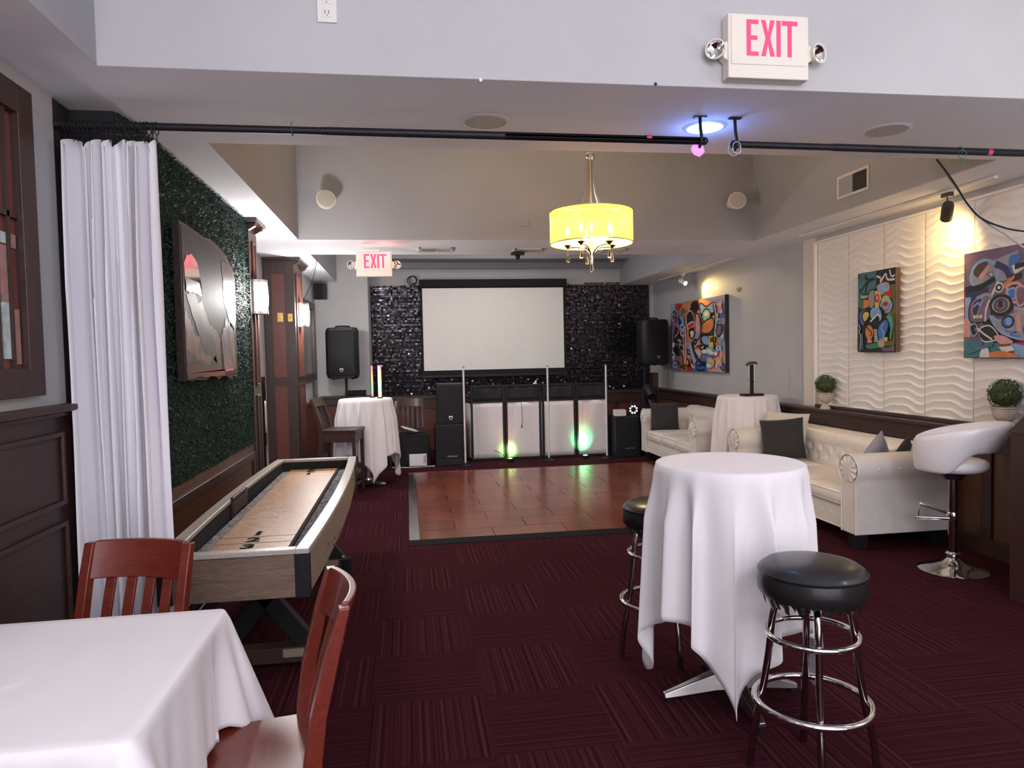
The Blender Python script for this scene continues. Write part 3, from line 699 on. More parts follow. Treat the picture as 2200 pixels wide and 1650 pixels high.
for s, ya, yb in ((-1, Y0+0.012, Y0+0.045), (1, Y1-0.045, Y1-0.012)):
    MB(o).box(xc-hw+0.03, xc+hw-0.03, ya, yb, ZT-HC-0.01, ZT-0.02).build('end_panel', OAKG, sb)
MB(o).box(xc-hw+0.056, xc+hw-0.056, Y0, Y0+0.05, ZT-0.022, ZT-0.0005).build('rim', RIM, sb, bevel=0.004)
MB(o).box(xc-hw+0.056, xc+hw-0.056, Y1-0.05, Y1, ZT-0.022, ZT-0.0005).build('rim', RIM, sb, bevel=0.004)
MB(o).box(xc-hw+0.04, xc+hw-0.04, Y1-0.054, Y1-0.046, ZT-HC, ZT-0.022).build('inner_lining', BLACKM, sb)
for sx in (-1, 1):
    for yy in (Y0+0.008, Y1-0.008-0.05):
        MB(o).box(min(xc+sx*(hw-0.06), xc+sx*(hw-0.003)), max(xc+sx*(hw-0.06), xc+sx*(hw-0.003)), yy, yy+0.05, ZT-HC-0.012, ZT-0.021).build('corner_post', BLACK, sb)
GUT = N('grey_felt_gutter'); f_ = GUT.noise(scale=(1, 1, 1), sc=38, det=5, rough=0.75); GUT.set(color=GUT.ramp(f_, [(0.36, (0.04, 0.04, 0.045)), (0.58, (0.34, 0.33, 0.345))]), rough=0.9); GUT.bump(f_, 0.8, 0.02); GUT = GUT.m
zb = 0.645
m = MB(o)
def gut(u, v):
    x = xc-hw+0.05+(2*hw-0.10)*u; y = Y0+0.05+(Y1-Y0-0.1)*v
    return (x, y, zb-0.004+0.006*noise.noise(Vector((x*25, y*25, 0)))+0.004*noise.noise(Vector((x*70, y*70, 3))))
m.grid(gut, 30, 90); m.build('felt_gutter', GUT, sb)
MAPLE = N('lacquered_maple_board'); f_ = MAPLE.noise(scale=(8, 1.5, 1), sc=7, det=6, rough=0.75, dist=1.5)
g2 = MAPLE.noise(sc=45, det=3, rough=0.8)
MAPLE.set(color=MAPLE.mix(0.35, MAPLE.ramp(f_, [(0.3, (0.30, 0.14, 0.045)), (0.7, (0.44, 0.21, 0.065))]), MAPLE.ramp(g2, [(0.4, (0.28, 0.13, 0.045)), (0.65, (0.52, 0.30, 0.13))])), rough=MAPLE.ramp(g2, [(0.35, (0.25,)*3), (0.7, (0.5,)*3)]), coat=0.08, coatr=0.15, spec=0.3)
MAPLE.bump(g2, 0.25, 0.003); MAPLE = MAPLE.m
bx0, bx1, by0, by1 = -0.895, -0.552, Y0+0.20, Y1-0.09
MB(o).box(bx0, bx1, by0, by1, zb-0.03, zb+0.012).build('playing_board', MAPLE, sb, bevel=0.002)
MB(o).box(bx1+0.001, bx1+0.013, by0, by1, zb-0.012, zb+0.008).build('board_edge', BLACKM, sb)
LINE = plain('thin_line_ink', (0.008, 0.006, 0.006), 0.9, spec=0.1)
for yy in (3.352, 3.467, 5.34, 5.45):
    MB(o).box(bx0, bx1, yy-0.002, yy+0.002, zb+0.012, zb+0.0126).build('scoring_line', LINE, sb)
for ch_, yy, r in (('3', 3.29, 0), ('2', 3.41, 0), ('1', 3.53, 0), ('3', 5.49, pi), ('2', 5.395, pi), ('1', 5.285, pi)):
    vs, fs = textmesh(ch_, 0.115, 0.0004, 0.004); m = MB(o); m.T = Matrix.Translation((-0.735, yy, zb+0.0128)) @ Matrix.Rotation(r, 4, 'Z') @ Matrix.Diagonal((1.15, 0.9, 1, 1))
    m.add(vs, fs); m.build('numeral', LINE, sb, smooth=0)
# abacus scorer on the far side
ab = MB(o); sx = xc-hw-bow(4.1)+0.045; ay = atz(535, 1060, ZT).y
ab.box(sx+0.012, sx+0.03, ay-0.17, ay+0.17, ZT-0.12, ZT-0.012)
for k in range(10):
    y = ay-0.15+k*0.033; ab.lathe([(0.004, -0.012), (0.012, -0.009), (0.012, 0.009), (0.004, 0.012)], (sx+0.022, y, ZT+0.002), 12, ax='y')
ab.build('bead_scorer', MAHOGD, sb, bevel=0.003)
PLWB = plain('worn_foot_white', (0.45, 0.42, 0.42), 0.5)
for yy in (Y0+0.60, Y1-0.58):
    lg = MB(o); 
    lg.box(xc-0.24, xc+0.24, yy-0.045, yy+0.045, 0.03, 0.105); lo = lg.build('leg_base', DWOOD, sb, bevel=0.004)
    for s in (-1, 1):
        m = MB(o); m.bar((xc+s*0.20, yy, 0.10), (xc-s*0.13, yy, ZT-HC-0.01), 0.085, 0.06, (0, 1, 0)); m.build('leg', BLACK, sb, bevel=0.003)
        m = MB(o); m.box(xc+s*0.25-0.03, xc+s*0.25+0.03, yy-0.05, yy+0.05, 0.0, 0.10); m.build('foot', EDGE, sb, bevel=0.004)
    MB(o).box(xc-0.2, xc+0.2, yy-0.05, yy+0.05, ZT-HC-0.045, ZT-HC-0.009).build('leg_bracket', BLACK, sb)
    MB(o).box(xc+0.08, xc+0.20, yy-0.052, yy-0.045, 0.06, 0.10).build('leg_trim', OAKS, sb)
MB(o).box(xc-0.03, xc+0.03, Y0+0.62, Y1-0.60, 0.24, 0.30).build('stretcher_beam', BLACK, sb)
# ------------------------------------------------------------------ black bar stools
def stool(label, torn=True):
    t = thing('bar_stool', label, 'bar stool', group='black swivel bar stools'); zt = 0.765; R = 0.178
    m = MB(); m.lathe([(0.0, zt), (0.07, zt-0.001), (0.12, zt-0.006), (0.155, zt-0.016), (0.172, zt-0.028), (0.176, zt-0.034), (0.181, zt-0.038), (0.181, zt-0.044), (0.177, zt-0.048), (0.183, zt-0.08), (0.181, zt-0.108), (0.172, zt-0.122), (0.0, zt-0.122)], n=56)
    s_ = m.build('seat', VINYL, t, smooth=50)
    if torn:
        rnd = random.Random(4); m = MB()
        for k in range(46):
            a = 2*pi*k/46; l = rnd.uniform(0.012, 0.032) if rnd.random() < 0.7 else rnd.uniform(0.03, 0.055); wd = rnd.uniform(0.012, 0.016); r0 = 0.168; r1 = 0.160-rnd.uniform(0, 0.02)
            u = Vector((cos(a), sin(a), 0)); v = Vector((-sin(a), cos(a), 0)); z0 = zt-0.114
            m.add([u*r0-v*wd+Vector((0,0,z0)), u*r0+v*wd+Vector((0,0,z0)), u*r1+v*wd*rnd.uniform(.1,.9)+Vector((0,0,z0-l)), u*r1-v*wd*rnd.uniform(.1,.9)+Vector((0,0,z0-l*rnd.uniform(.6,1)))], [(0,1,2,3)])
        m.build('torn_vinyl_skirt', VINYL, s_, solid=0.002)
    MB().lathe([(0.03, 0.60), (0.03, 0.645), (0.11, 0.648), (0.11, 0.654), (0.0, 0.654)], n=24).build('swivel_plate', BLACK, t)
    for k in range(4):
        a = pi/4+k*pi/2; u = Vector((cos(a), sin(a), 0))
        pts = smoothpath([u*0.04+Vector((0,0,0.615)), u*0.10+Vector((0,0,0.612)), u*0.128+Vector((0,0,0.57)), u*0.145+Vector((0,0,0.42)), u*0.168+Vector((0,0,0.27)), u*0.195+Vector((0,0,0.14)), u*0.21+Vector((0,0,0.0))], 5)
        m = MB(); m.tube(pts, 0.0125, 12); l = m.build('leg', CHROMED, t)
        m = MB(); m.ball(u*0.186+Vector((0,0,0.262)), 0.008, 10, 6); m.build('rivet', CHROME, l)
    for r, z, tr in ((0.152, 0.50, 0.0105), (0.192, 0.262, 0.0125)):
        m = MB(); m.tube([Vector((r*cos(2*pi*k/56), r*sin(2*pi*k/56), z)) for k in range(56)], tr, 12, closed=True); m.build('foot_ring', CHROME, t, smooth=60)
    return t
s1 = stool('black vinyl bar stool with torn skirt and chrome rings, before the near table')
s1.location = (1.375, 2.255, 0); s1.rotation_euler = (0, 0, radians(22))
dup(s1, (1.215, 3.33, 0), radians(50), 'black vinyl bar stool half hidden behind the near white tablecloth')
# ------------------------------------------------------------------ white swivel stool
ws = thing('swivel_stool', 'white leather bar stool with a wraparound back and chrome pedestal beside the near sofa', 'bar stool', (3.555, 4.17, 0), radians(-42))
MB().lathe([(0.0, 0.0), (0.205, 0.0), (0.208, 0.004), (0.19, 0.012), (0.12, 0.028), (0.065, 0.05), (0.04, 0.075), (0.032, 0.085), (0.044, 0.098), (0.046, 0.112), (0.034, 0.125)], n=56).build('base_disc', CHROME, ws)
m = MB(); m.lathe([(0.03, 0.12), (0.03, 0.62)], n=24); m.build('pedestal', CHROMED, ws)
m = MB(); m.lathe([(0.036, 0.33), (0.038, 0.335), (0.038, 0.385), (0.036, 0.39)], n=24); m.tube([(-0.02, 0.035, 0.37), (-0.20, 0.10, 0.41), (-0.20, -0.10, 0.35), (-0.02, -0.035, 0.35)], 0.011, 10); m.build('footrest', CHROME, ws)
MB().lathe([(0.0, 0.655), (0.14, 0.66), (0.185, 0.672), (0.203, 0.695), (0.203, 0.72), (0.19, 0.742), (0.14, 0.752), (0.0, 0.754)], n=48).build('seat', LEATHW, ws, sub=1)
m = MB(); m.lathe([(0.05, 0.61), (0.08, 0.658), (0.0, 0.659)], n=24); m.build('seat_plate', BLACK, ws)
m = MB(); rings = []; n = 48
for k in range(n+1):
    a = -radians(165)+radians(330)*k/n; c_ = (1+cos(a))/2   # 1 at the rear (+x), 0 in front
    s = c_**0.75; q_ = max(0, min(1, (cos(a)+0.15)/0.7)); q_ = q_*q_*(3-2*q_); zb_ = 0.675+0.135*q_; zt_ = 0.865+0.125*s; th = 0.026+0.022*sqrt(max(0, min(1, (pi*165/180-abs(a))/0.5)))
    rb = 0.205+0.02*c_; rt = 0.210+0.075*s; row = []
    for (fr, dz) in ((0, 0), (0.25, 0), (0.5, 0), (0.75, 0), (1, 0)): row.append((rb+(rt-rb)*fr+th/2*(0.6 if fr in (0, 1) else 1), zb_+(zt_-zb_)*fr))
    row.append((rt+0.0, zt_+0.012))
    for fr in (1, 0.75, 0.5, 0.25, 0): row.append((rb+(rt-rb)*fr-th/2*(0.6 if fr in (0, 1) else 1), zb_+(zt_-zb_)*fr))
    row.append((rb, zb_-0.008))
    rings.append([Vector((r*cos(a)*1.08, r*sin(a)*0.98, z)) for r, z in row])
m.ring(rings); m.build('wraparound_back', LEATHW, ws, smooth=80, sub=1)
# ------------------------------------------------------------------ chesterfield sofas
def sofa(label, L, loc, n_cush, depth=0.80):
    t = thing('chesterfield_sofa', label, 'sofa', loc, radians(-90)); h = L/2; yf, yb = -depth/2, depth/2; aw = 0.17
    # front rail with buttons and base
    m = MB(); m.box(-h+aw, h-aw, yf+0.03, yb-0.1, 0.115, 0.30); fr = m.build('front_rail', LEATH, t, bevel=0.012)
    m = MB(); m.tube([(-h+aw, yf+0.03, 0.292), (h-aw, yf+0.03, 0.292)], 0.006, 8); m.tube([(-h+aw, yf+0.03, 0.125), (h-aw, yf+0.03, 0.125)], 0.005, 8); m.build('piping', LEATH, fr)
    k = int((L-2*aw)/0.115); m = MB()
    for i in range(k): m.ball((-h+aw+(i+0.5)*(L-2*aw)/k, yf+0.029, 0.21), (0.011, 0.007, 0.011), 10, 6)
    m.build('button_row', LEATH, fr)
    # arms
    prof = [(0.0, 0.115), (0.0, 0.50)]
    for q in range(19):
        a = radians(215-q*(215+40)/18); prof.append((0.085+0.118*cos(a), 0.595+0.112*sin(a)))
    prof += [(aw, 0.50), (aw, 0.115)]
    for s in (-1, 1):
        xo = s*h; m = MB(); rings = []
        nd = 14
        for j in range(nd+1):
            y = yf+(depth-0.04)*j/nd; row = []
            for (u, z) in prof:
                row.append(Vector((xo-s*u, y, z)))
            rings.append(row)
        m.ring(rings); ar = m.build('arm', LEATH, t, bevel=0.010, smooth=50)
        cx_ = xo-s*0.085; m = MB()
        m.tube([Vector((xo-s*u, yf-0.004, z)) for u, z in prof[1:-1]], 0.007, 8); m.tube([Vector((xo-s*prof[1][0], yf-0.004, zz)) for zz in (0.50, 0.12)], 0.006, 8); m.tube([Vector((xo-s*aw, yf-0.004, zz)) for zz in (0.50, 0.12)], 0.006, 8)
        m.build('piping', LEATH, ar)
        def disc(u, v, cx_=cx_):
            a = 2*pi*u; r = 0.10*v; pl = 0.004*sin(a*11)*min(1, v*1.2)*(1 if v > 0.45 else 0)
            return (cx_+r*cos(a), yf-0.006-0.010*(1-v*v)+pl*1.0, 0.597+r*sin(a)*0.96)
        m = MB(); m.grid(disc, 88, 10, closeu=True); m.build('pleated_scroll', LEATH, ar, smooth=60)
        m = MB()
        for yy in (yf+0.16, yf+0.33, yf+0.50):
            m.ball((xo-s*(-0.031), yy, 0.60), (0.009, 0.014, 0.014), 10, 6)
            m.ball((xo-s*(aw+0.014), yy, 0.60), (0.008, 0.012, 0.012), 10, 6)
        m.build('button', LEATH, ar)
        m = MB(); m.tube([(xo-s*0.001, yf+0.01, 0.505), (xo-s*0.001, yb-0.06, 0.505)], 0.004, 6); m.build('seam', LEATH, ar)
    # back with tufting
    x0_, x1_ = -h+0.05, h-0.05
    bp = [(0.0, 0.115), (0.0, 0.53)]
    for q in range(19):
        a = radians(215-q*(215+30)/18); bp.append((0.085+0.115*cos(a), 0.635+0.105*sin(a)))
    m = MB(); m.ring([[Vector((x_, yb-u, z)) for u, z in bp+[(0.18, 0.50), (0.18, 0.2)]] for x_ in (x0_, x1_)]); bk = m.build('back', LEATH, t, smooth=50)
    # tufted face
    rows_ = [(0.49, 0), (0.57, 0.5), (0.65, 0)]; px = 0.17; B_ = []
    for z_, o_ in rows_:
        k = int((L-2*aw)/px)
        for i in range(k+1):
            xx = -h+aw+(i+o_)*px+0.03
            if -h+aw+0.03 < xx < h-aw-0.03: B_.append((xx, z_))
    prof_len = [(0.20, 0.36), (0.205, 0.45), (0.205, 0.53), (0.20, 0.60), (0.185, 0.66), (0.15, 0.715), (0.10, 0.743), (0.05, 0.742), (0.0, 0.715)]
    pp = smoothpath([(u, 0, z) for u, z in prof_len], 5); npp = len(pp)-1; nx_ = int((L-2*aw)/0.012)
    def tf(u, v):
        p = pp[int(round(v*npp))]; x = -h+aw-0.01+(L-2*aw+0.02)*u; d = 0
        for bx_, bz_ in B_:
            q = ((x-bx_)**2+(p.z-bz_)**2)
            if q < 0.012: d += 0.022*exp(-q/0.0006)+0.010*exp(-q/0.003)
        crest = 0.004*abs(sin((x)*pi/px*1.0))*(1 if p.z > 0.66 else 0)
        return (x, yb-p.x+d-crest, p.z-(0.3*d if p.z > 0.66 else 0))
    m = MB(); m.grid(tf, nx_, npp); m.build('tufted_face', LEATH, bk, smooth=60)
    m = MB()
    for bx_, bz_ in B_: m.ball((bx_, yb-0.20+0.022, bz_), (0.010, 0.007, 0.010), 8, 6)
    m.build('button', LEATH, bk)
    # seat cushions
    cw = (L-2*aw)/n_cush
    for i in range(n_cush):
        xa = -h+aw+i*cw+0.004; xb = xa+cw-0.008; ya, yb2 = yf+0.005, yb-0.20
        def cu(u, v, xa=xa, xb=xb):
            return None
        m = MB(); rings = []
        for (ins, z) in ((0.012, 0.300), (0.0, 0.315), (-0.003, 0.345), (0.0, 0.380), (0.010, 0.402), (0.04, 0.420), (0.10, 0.432), (0.19, 0.436)):
            r = 0.035; pts = []
            for (cx_, cy_, a0) in ((xb-r, yb2-r, 0), (xa+r, yb2-r, 90), (xa+r, ya+r, 180), (xb-r, ya+r, 270)):
                for q in range(5):
                    a = radians(a0+q*22.5); X_, Y_ = cx_+r*cos(a), cy_+r*sin(a); mx, my = (xa+xb)/2, (ya+yb2)/2
                    fx = 1-2*ins/(xb-xa); fy = 1-2*ins/(yb2-ya); pts.append(Vector((mx+(X_-mx)*max(fx, 0.05), my+(Y_-my)*max(fy, 0.05), z)))
            rings.append(pts)
        m.ring(rings); cu_ = m.build('seat_cushion', LEATH, t, smooth=70)
        m = MB()
        for z_ in (0.392, 0.312): m.tube([(xa+0.01, ya+0.003, z_), (xb-0.01, ya+0.003, z_)], 0.005, 8)
        m.build('piping', LEATH, cu_)
    for sx in (-1, 1):
        for yy in (yf+0.07, yb-0.10):
            m = MB(); x_ = sx*(h-0.085); m.ring([[Vector((x_+a*0.042, yy+b*0.042, 0)) for a, b in ((-1,-1),(1,-1),(1,1),(-1,1))], [Vector((x_+a*0.055, yy+b*0.055, 0.116)) for a, b in ((-1,-1),(1,-1),(1,1),(-1,1))]]); m.build('leg', BLACK, t, bevel=0.004)
    return t
YN = 4.69; LS = 2.02
sofa('cream leather chesterfield sofa, the nearer of the two, beside the white swivel stool', LS, (3.61, YN+LS/2, 0), 3)
sofa('cream leather chesterfield sofa near the back wall, under the widest painting', 1.86, (3.60, 8.48, 0), 3)
# cushions
def pillow(label, c, size, normal, mat, th=0.10, roll=0, up=(0,0,1)):
    n_ = Vector(normal).normalized(); u_ = Vector(up).cross(n_).normalized(); v_ = n_.cross(u_)
    R_ = Matrix.Rotation(roll, 3, n_); u_ = R_ @ u_; v_ = R_ @ v_; c = Vector(c); m = MB(c); k = 16; fr = []
    def P(i, j, s):
        a = i/k*2-1; b = j/k*2-1; e_ = max(0, 1-abs(a)**2.6)**0.5*max(0, 1-abs(b)**2.6)**0.5
        pin = 1-0.06*(1-abs(a)**2)*(abs(b)**6) ; pin2 = 1-0.06*(1-abs(b)**2)*(abs(a)**6)
        w_ = noise.noise(Vector((a*2.3, b*2.3, s+size)))*0.008
        return c+u_*(a*size/2*pin2)+v_*(b*size/2*pin)+n_*(s*(th/2*e_+0.003)+w_*e_)
    for s in (1, -1):
        m.add([P(i, j, s) for j in range(k+1) for i in range(k+1)], [(j*(k+1)+i, j*(k+1)+i+1, (j+1)*(k+1)+i+1, (j+1)*(k+1)+i) for j in range(k) for i in range(k)])
    W_ = k+1; e0 = [i for i in range(W_)]+[j*W_+k for j in range(1, W_)]+[k*W_+i for i in range(k-1, -1, -1)]+[j*W_ for j in range(k-1, 0, -1)]; q = W_*W_
    for a, b in zip(e0, e0[1:]+e0[:1]): m.f.append([a, b, q+b, q+a]); m.m.append(0)
    o = m.build('throw_pillow', mat, smooth=80); return tag(o, label, 'cushion', 'throw pillows on the sofas')
pillow('large charcoal pillow leaning in the far corner of the nearer sofa', (3.56, 6.33, 0.625), 0.40, (-0.55, -0.80, 0.32), VELV, 0.11, radians(6))
pillow('cream pillow behind the large charcoal pillow on the nearer sofa', (3.66, 6.46, 0.665), 0.42, (-0.7, -0.65, 0.25), CREAMP, 0.09, radians(-3))
pillow('grey patterned pillow peeking over the near arm of the nearer sofa', (3.62, 5.07, 0.60), 0.36, (-0.45, 0.85, 0.30), GREYP, 0.10, radians(40))
pillow('small dark pillow beside the grey patterned one on the nearer sofa', (3.80, 4.99, 0.60), 0.30, (-0.5, 0.8, 0.30), VELV, 0.09, radians(38))
pillow('charcoal pillow in the far corner of the farther sofa', (3.42, 9.12, 0.61), 0.38, (-0.25, -0.93, 0.22), VELV, 0.11, 0)
pillow('dark pillow by the near arm of the farther sofa, mostly behind the white cloth', (3.70, 7.88, 0.60), 0.36, (-0.6, 0.75, 0.3), VELV, 0.10, radians(8))
# ================================================================== CURTAIN AND ROD
YR = 3.215
def rod(p0, p1, label, joints=()):
    p0 = Vector(p0); p1 = Vector(p1); m = MB(p0); m.tube([p0, p1], 0.016, 14)
    for s in joints: q = p0.lerp(p1, s); d = (p1-p0).normalized(); m.tube([q-d*0.004, q+d*0.004], 0.0175, 14); m.tube([q+d*0.01, p1], 0.0178, 14)
    for q in (p0, p1): m.ball(q, 0.019, 12, 8)
    o = m.build('curtain_rod', PLASTB, smooth=50); tag(o, label, 'curtain rod', 'black curtain rods under the ceiling'); return o
ra = aty(180, 264, YR); rb = aty(1513, 303, YR); ra.x = -1.415; ra.z = rb.z+0.006
rod(ra, rb, 'long black curtain rod running from the white curtain to the blue ceiling light', (0.38, 0.66))
rc = aty(1575, 310, YR); rd = aty(2260, 331, YR); rod(rc, rd, 'black curtain rod section continuing past the gap under the blue ceiling light', (0.3,))
def hook(px, py, x, z, label):
    p = Vector((x, YR, z)); m = MB(p); c_ = Vector((x, YR+0.0, ZS)); m.box(x-0.03, x+0.03, YR-0.012, YR+0.012, ZS-0.006, ZS)
    m.tube([(x, YR, ZS-0.004), (x, YR-0.004, z+0.06), (x-0.004, YR-0.024, z+0.02), (x-0.004, YR-0.026, z-0.012), (x-0.004, YR, z-0.028), (x-0.002, YR+0.022, z-0.014)], 0.008, 8)
    o = m.build('rod_bracket', BLACK); tag(o, label, 'bracket', 'brackets holding the curtain rods')
hook(0, 0, rb.x-0.02, rb.z, 'black hook bracket crossing the blue light, at the end of the long rod'); hook(0, 0, rc.x+0.01, rc.z, 'black hook bracket holding the start of the second rod section')
# curtain
m = MB((-1.2, YR, 0.02)); cx0, cx1 = -1.385, -1.03; nf = 8
def curt(u, v):
    z = 0.03+(2.415-0.03)*v; fall = (1-v); ph = 2*pi*nf*u+1.3*sin(2*pi*u*2.3+0.5)+0.7*sin(2*pi*u*4.1)+0.25*sin(z*2.1+u*5)
    amp = (0.040+0.026*sin(u*17+1)+0.008*sin(z*3+u*9))*(0.55+0.45*min(1, fall*3+0.25))
    x = cx0+(cx1-cx0)*u+0.010*sin(2*ph+0.7)*(0.5+0.5*fall)+0.012*fall*sin(u*7)
    y = YR+amp*sin(ph)*1.3+0.012*sin(u*41+z*1.2)
    if v > 0.97: z += 0.02*sin(ph+1.0)*((v-0.97)/0.03)
    return (x, y, z)
m.grid(curt, 300, 44); o = m.build('curtain', CURT, smooth=80, solid=0.0025, fix=False)
tag(o, 'tall white pleated curtain hanging from the black rod beside the foliage wall', 'curtain')
rg = None
for k in range(24):
    x = -1.38+k*0.0155+random.uniform(-.002, .002)
    if rg is None:
        m = MB(); m.tube([(0, 0.026*cos(a), 0.026*sin(a)-0.008) for a in [2*pi*i/20 for i in range(20)]], 0.0022, 6, closed=True); m.tube([(0, 0, -0.034), (0, 0.004, -0.05), (0, -0.003, -0.068)], 0.002, 5)
        rg = m.build('curtain_ring', BLACK); o = rg
    else: o = rg.copy(); COL.objects.link(o)
    o.location = (x, YR, rb.z+0.004); o.rotation_euler = (0, 0, random.uniform(-.25, .25)); tag(o, 'black ring on the rod, one of the tight cluster above the white curtain', 'curtain ring', 'curtain rings bunched above the white curtain')
# leftovers on the rod
GREENW = plain('green_wire', (0.01, 0.12, 0.06), 0.4); PINKT = plain('pink_tape', (0.55, 0.05, 0.12), 0.5); PETAL = glow('pink_glowing_petal', (0.9, 0.25, 0.85), 0.35, (0.85, 0.35, 0.8)); WIRE = plain('clear_wire', (0.6, 0.62, 0.75), 0.2)  # petal: light coming through it put in as a faint glow
m = MB(rb); b_ = rb+Vector((-0.035, 0.0, -0.02)); m.add([b_+Vector(q) for q in ((-.025,0,0),(.0,0,.006),(.028,0,-.002),(.04,.004,-.03),(.012,0,-.055),(-.018,0,-.045),(-.034,-.003,-.022))], [tuple(range(7))]); o = m.build('hanging_petal', PETAL, solid=0.001); tag(o, 'pink translucent scrap dangling at the end of the long curtain rod', 'decoration')
m = MB(rc); m.tube([rc+Vector((0.02+0.026*cos(a)-0.02, 0.024*sin(a*0.5)-0.025, -0.028+0.028*sin(a))) for a in [i*0.42 for i in range(34)]], 0.0016, 5); o = m.build('wire_loop', WIRE); tag(o, 'clear wire loop hanging by the bracket of the second rod section', 'wire')
def tie(px, py, label, big=False):
    p = aty(px, py, YR); m = MB(p); m.tube([p+Vector((0, 0.0195*cos(a), 0.0195*sin(a))) for a in [2*pi*i/14 for i in range(14)]], 0.0022, 5, closed=True); m.tube([p+Vector((0,-0.018,0.01)), p+Vector((0.0,-0.02,0.035))], 0.0015, 5)
    if big: m.tube([p+Vector((0.022*cos(a), -0.018, 0.022*sin(a)-0.022)) for a in [2*pi*i/14 for i in range(14)]], 0.0016, 5, closed=True); m.box(p.x-0.006, p.x+0.004, p.y-0.02, p.y-0.016, p.z-0.07, p.z-0.045)
    o = m.build('twist_tie', GREENW); tag(o, label, 'twist tie', 'green twist ties on the rods')
tie(628, 282, 'green twist tie on the long curtain rod near the white curtain'); tie(2062, 324, 'green twist tie loop hanging on the second rod section', True)
for px, py, lb in ((1393, 298, 'pink tape mark on the long curtain rod near the blue light'), (2124, 327, 'pink tape mark near the end of the second rod section')):
    p = aty(px, py, YR); m = MB(p); m.tube([p-Vector((0.012,0,0)), p+Vector((0.012,0,0))], 0.0182, 12); o = m.build('tape_mark', PINKT); tag(o, lb, 'tape', 'pink tape marks on the rods')
# ------------------------------------------------------------------ EXIT signs
EXR = N('lit_red_letter'); EXR.set(color=(0.55, 0.03, 0.08), emit=(1.0, 0.07, 0.20), estr=0.55, rough=0.4); EXR = EXR.m
def letters(w, h):
    """EXIT in condensed capitals, polygons in a w x h box"""
    lw = w*0.19; gp = (w-4*0-3*0)/1; out = []; s = w*0.075; a = w*0.072
    xs = [0, w*0.285, w*0.585, w*0.69]; W_ = [w*0.235, w*0.265, 0, w*0.31]
    X = xs[0]; e_ = W_[0]
    out.append([(X,0),(X+e_,0),(X+e_,h*.12),(X+s*1.1,h*.12),(X+s*1.1,h*.44),(X+e_*.9,h*.44),(X+e_*.9,h*.56),(X+s*1.1,h*.56),(X+s*1.1,h*.88),(X+e_,h*.88),(X+e_,h),(X,h)])
    X = xs[1]; e_ = W_[1]; q = s*1.15
    out.append([(X,0),(X+q,0),(X+e_/2,h*.36),(X+e_-q,0),(X+e_,0),(X+e_/2+q*.52,h*.5),(X+e_,h),(X+e_-q,h),(X+e_/2,h*.64),(X+q,h),(X,h),(X+e_/2-q*.52,h*.5)])
    X = xs[2]; out.append([(X,0),(X+s*1.1,0),(X+s*1.1,h),(X,h)])
    X = xs[3]; e_ = W_[3]; out.append([(X+e_/2-s*.55,0),(X+e_/2+s*.55,0),(X+e_/2+s*.55,h*.87),(X+e_,h*.87),(X+e_,h),(X,h),(X,h*.87),(X+e_/2-s*.55,h*.87)])
    return out
def exit_sign(loc, label, w=0.315, h=0.235, d=0.055, flip=False, hang=False):
    t = thing('exit_sign', label, 'exit sign', loc)
    MB().box(-w/2, w/2, -d, 0, 0, h).build('housing', PLC, t, bevel=0.006)
    MB().box(-w/2+0.012, w/2-0.012, -d-0.004, -d, 0.055, h-0.008).build('face_plate', PLC, t, bevel=0.003)
    m = MB(); W_, H_ = w*0.63, h*0.56; x0 = -W_/2+(0.012); z0 = h-H_-0.026
    for poly in letters(W_, H_): m.prism([(x0+a, z0+b) for a, b in poly], 'y', -d-0.0055, -d-0.003)
    m.build('lit_letters', EXR, t, smooth=0)
    for s in (-1, 1):
        m = MB(); m.prism([(s*w*0.40, 0.16), (s*(w/2+0.018), 0.145), (s*(w/2+0.018), 0.085), (s*w*0.40, 0.05)], 'y', -d+0.008, -0.004); hd = m.build('side_bracket', PLC, t, bevel=0.004)
        m = MB(); T_ = Matrix.Translation((s*(w/2+0.045), -d*0.7, 0.115)) @ Matrix.Rotation(radians(28*s-8), 4, 'Z') @ Matrix.Rotation(radians(90), 4, 'X')
        m.T = T_; m.lathe([(0.0, -0.03), (0.018, -0.03), (0.033, -0.015), (0.041, 0.010), (0.041, 0.018), (0.036, 0.018), (0.036, 0.012)], n=28, caps=False); hh = m.build('lamp_head', PLC, t)
        m = MB(); m.T = T_; m.lathe([(0.0, -0.012), (0.012, -0.010), (0.030, 0.004), (0.0365, 0.014)], n=14, caps=False, rib=lambda k, z: 0.06*(k % 2)); m.build('reflector', CHROME, hh, smooth=0)
    if hang: MB().box(-0.07, 0.05, -d, -0.01, h, h+0.018).build('mount', PLC, t)
    return t
p0 = aty(1557, 160, 2.80); p1 = aty(1730, 165, 2.80); pt = aty(1644, 22, 2.80)
exit_sign(((p0.x+p1.x)/2+0.015, 2.857, p0.z-0.012), 'large lit EXIT sign with twin lamp heads on the near ceiling beam', w=p1.x-p0.x, h=pt.z-p0.z-0.006, d=0.06)
q0 = aty(767, 594, 7.15); q1 = aty(842, 594, 7.15)
exit_sign(((q0.x+q1.x)/2, 7.21, aty(800, 594, 7.15).z), 'smaller lit EXIT sign hanging from the far ceiling soffit by the sequin wall', w=q1.x-q0.x+0.01, h=0.245, d=0.06, hang=True)
lamp('POINT', ((q0.x+q1.x)/2+0.1, 7.02, 2.5), 0.5, (1.0, 0.2, 0.2), 0.05)
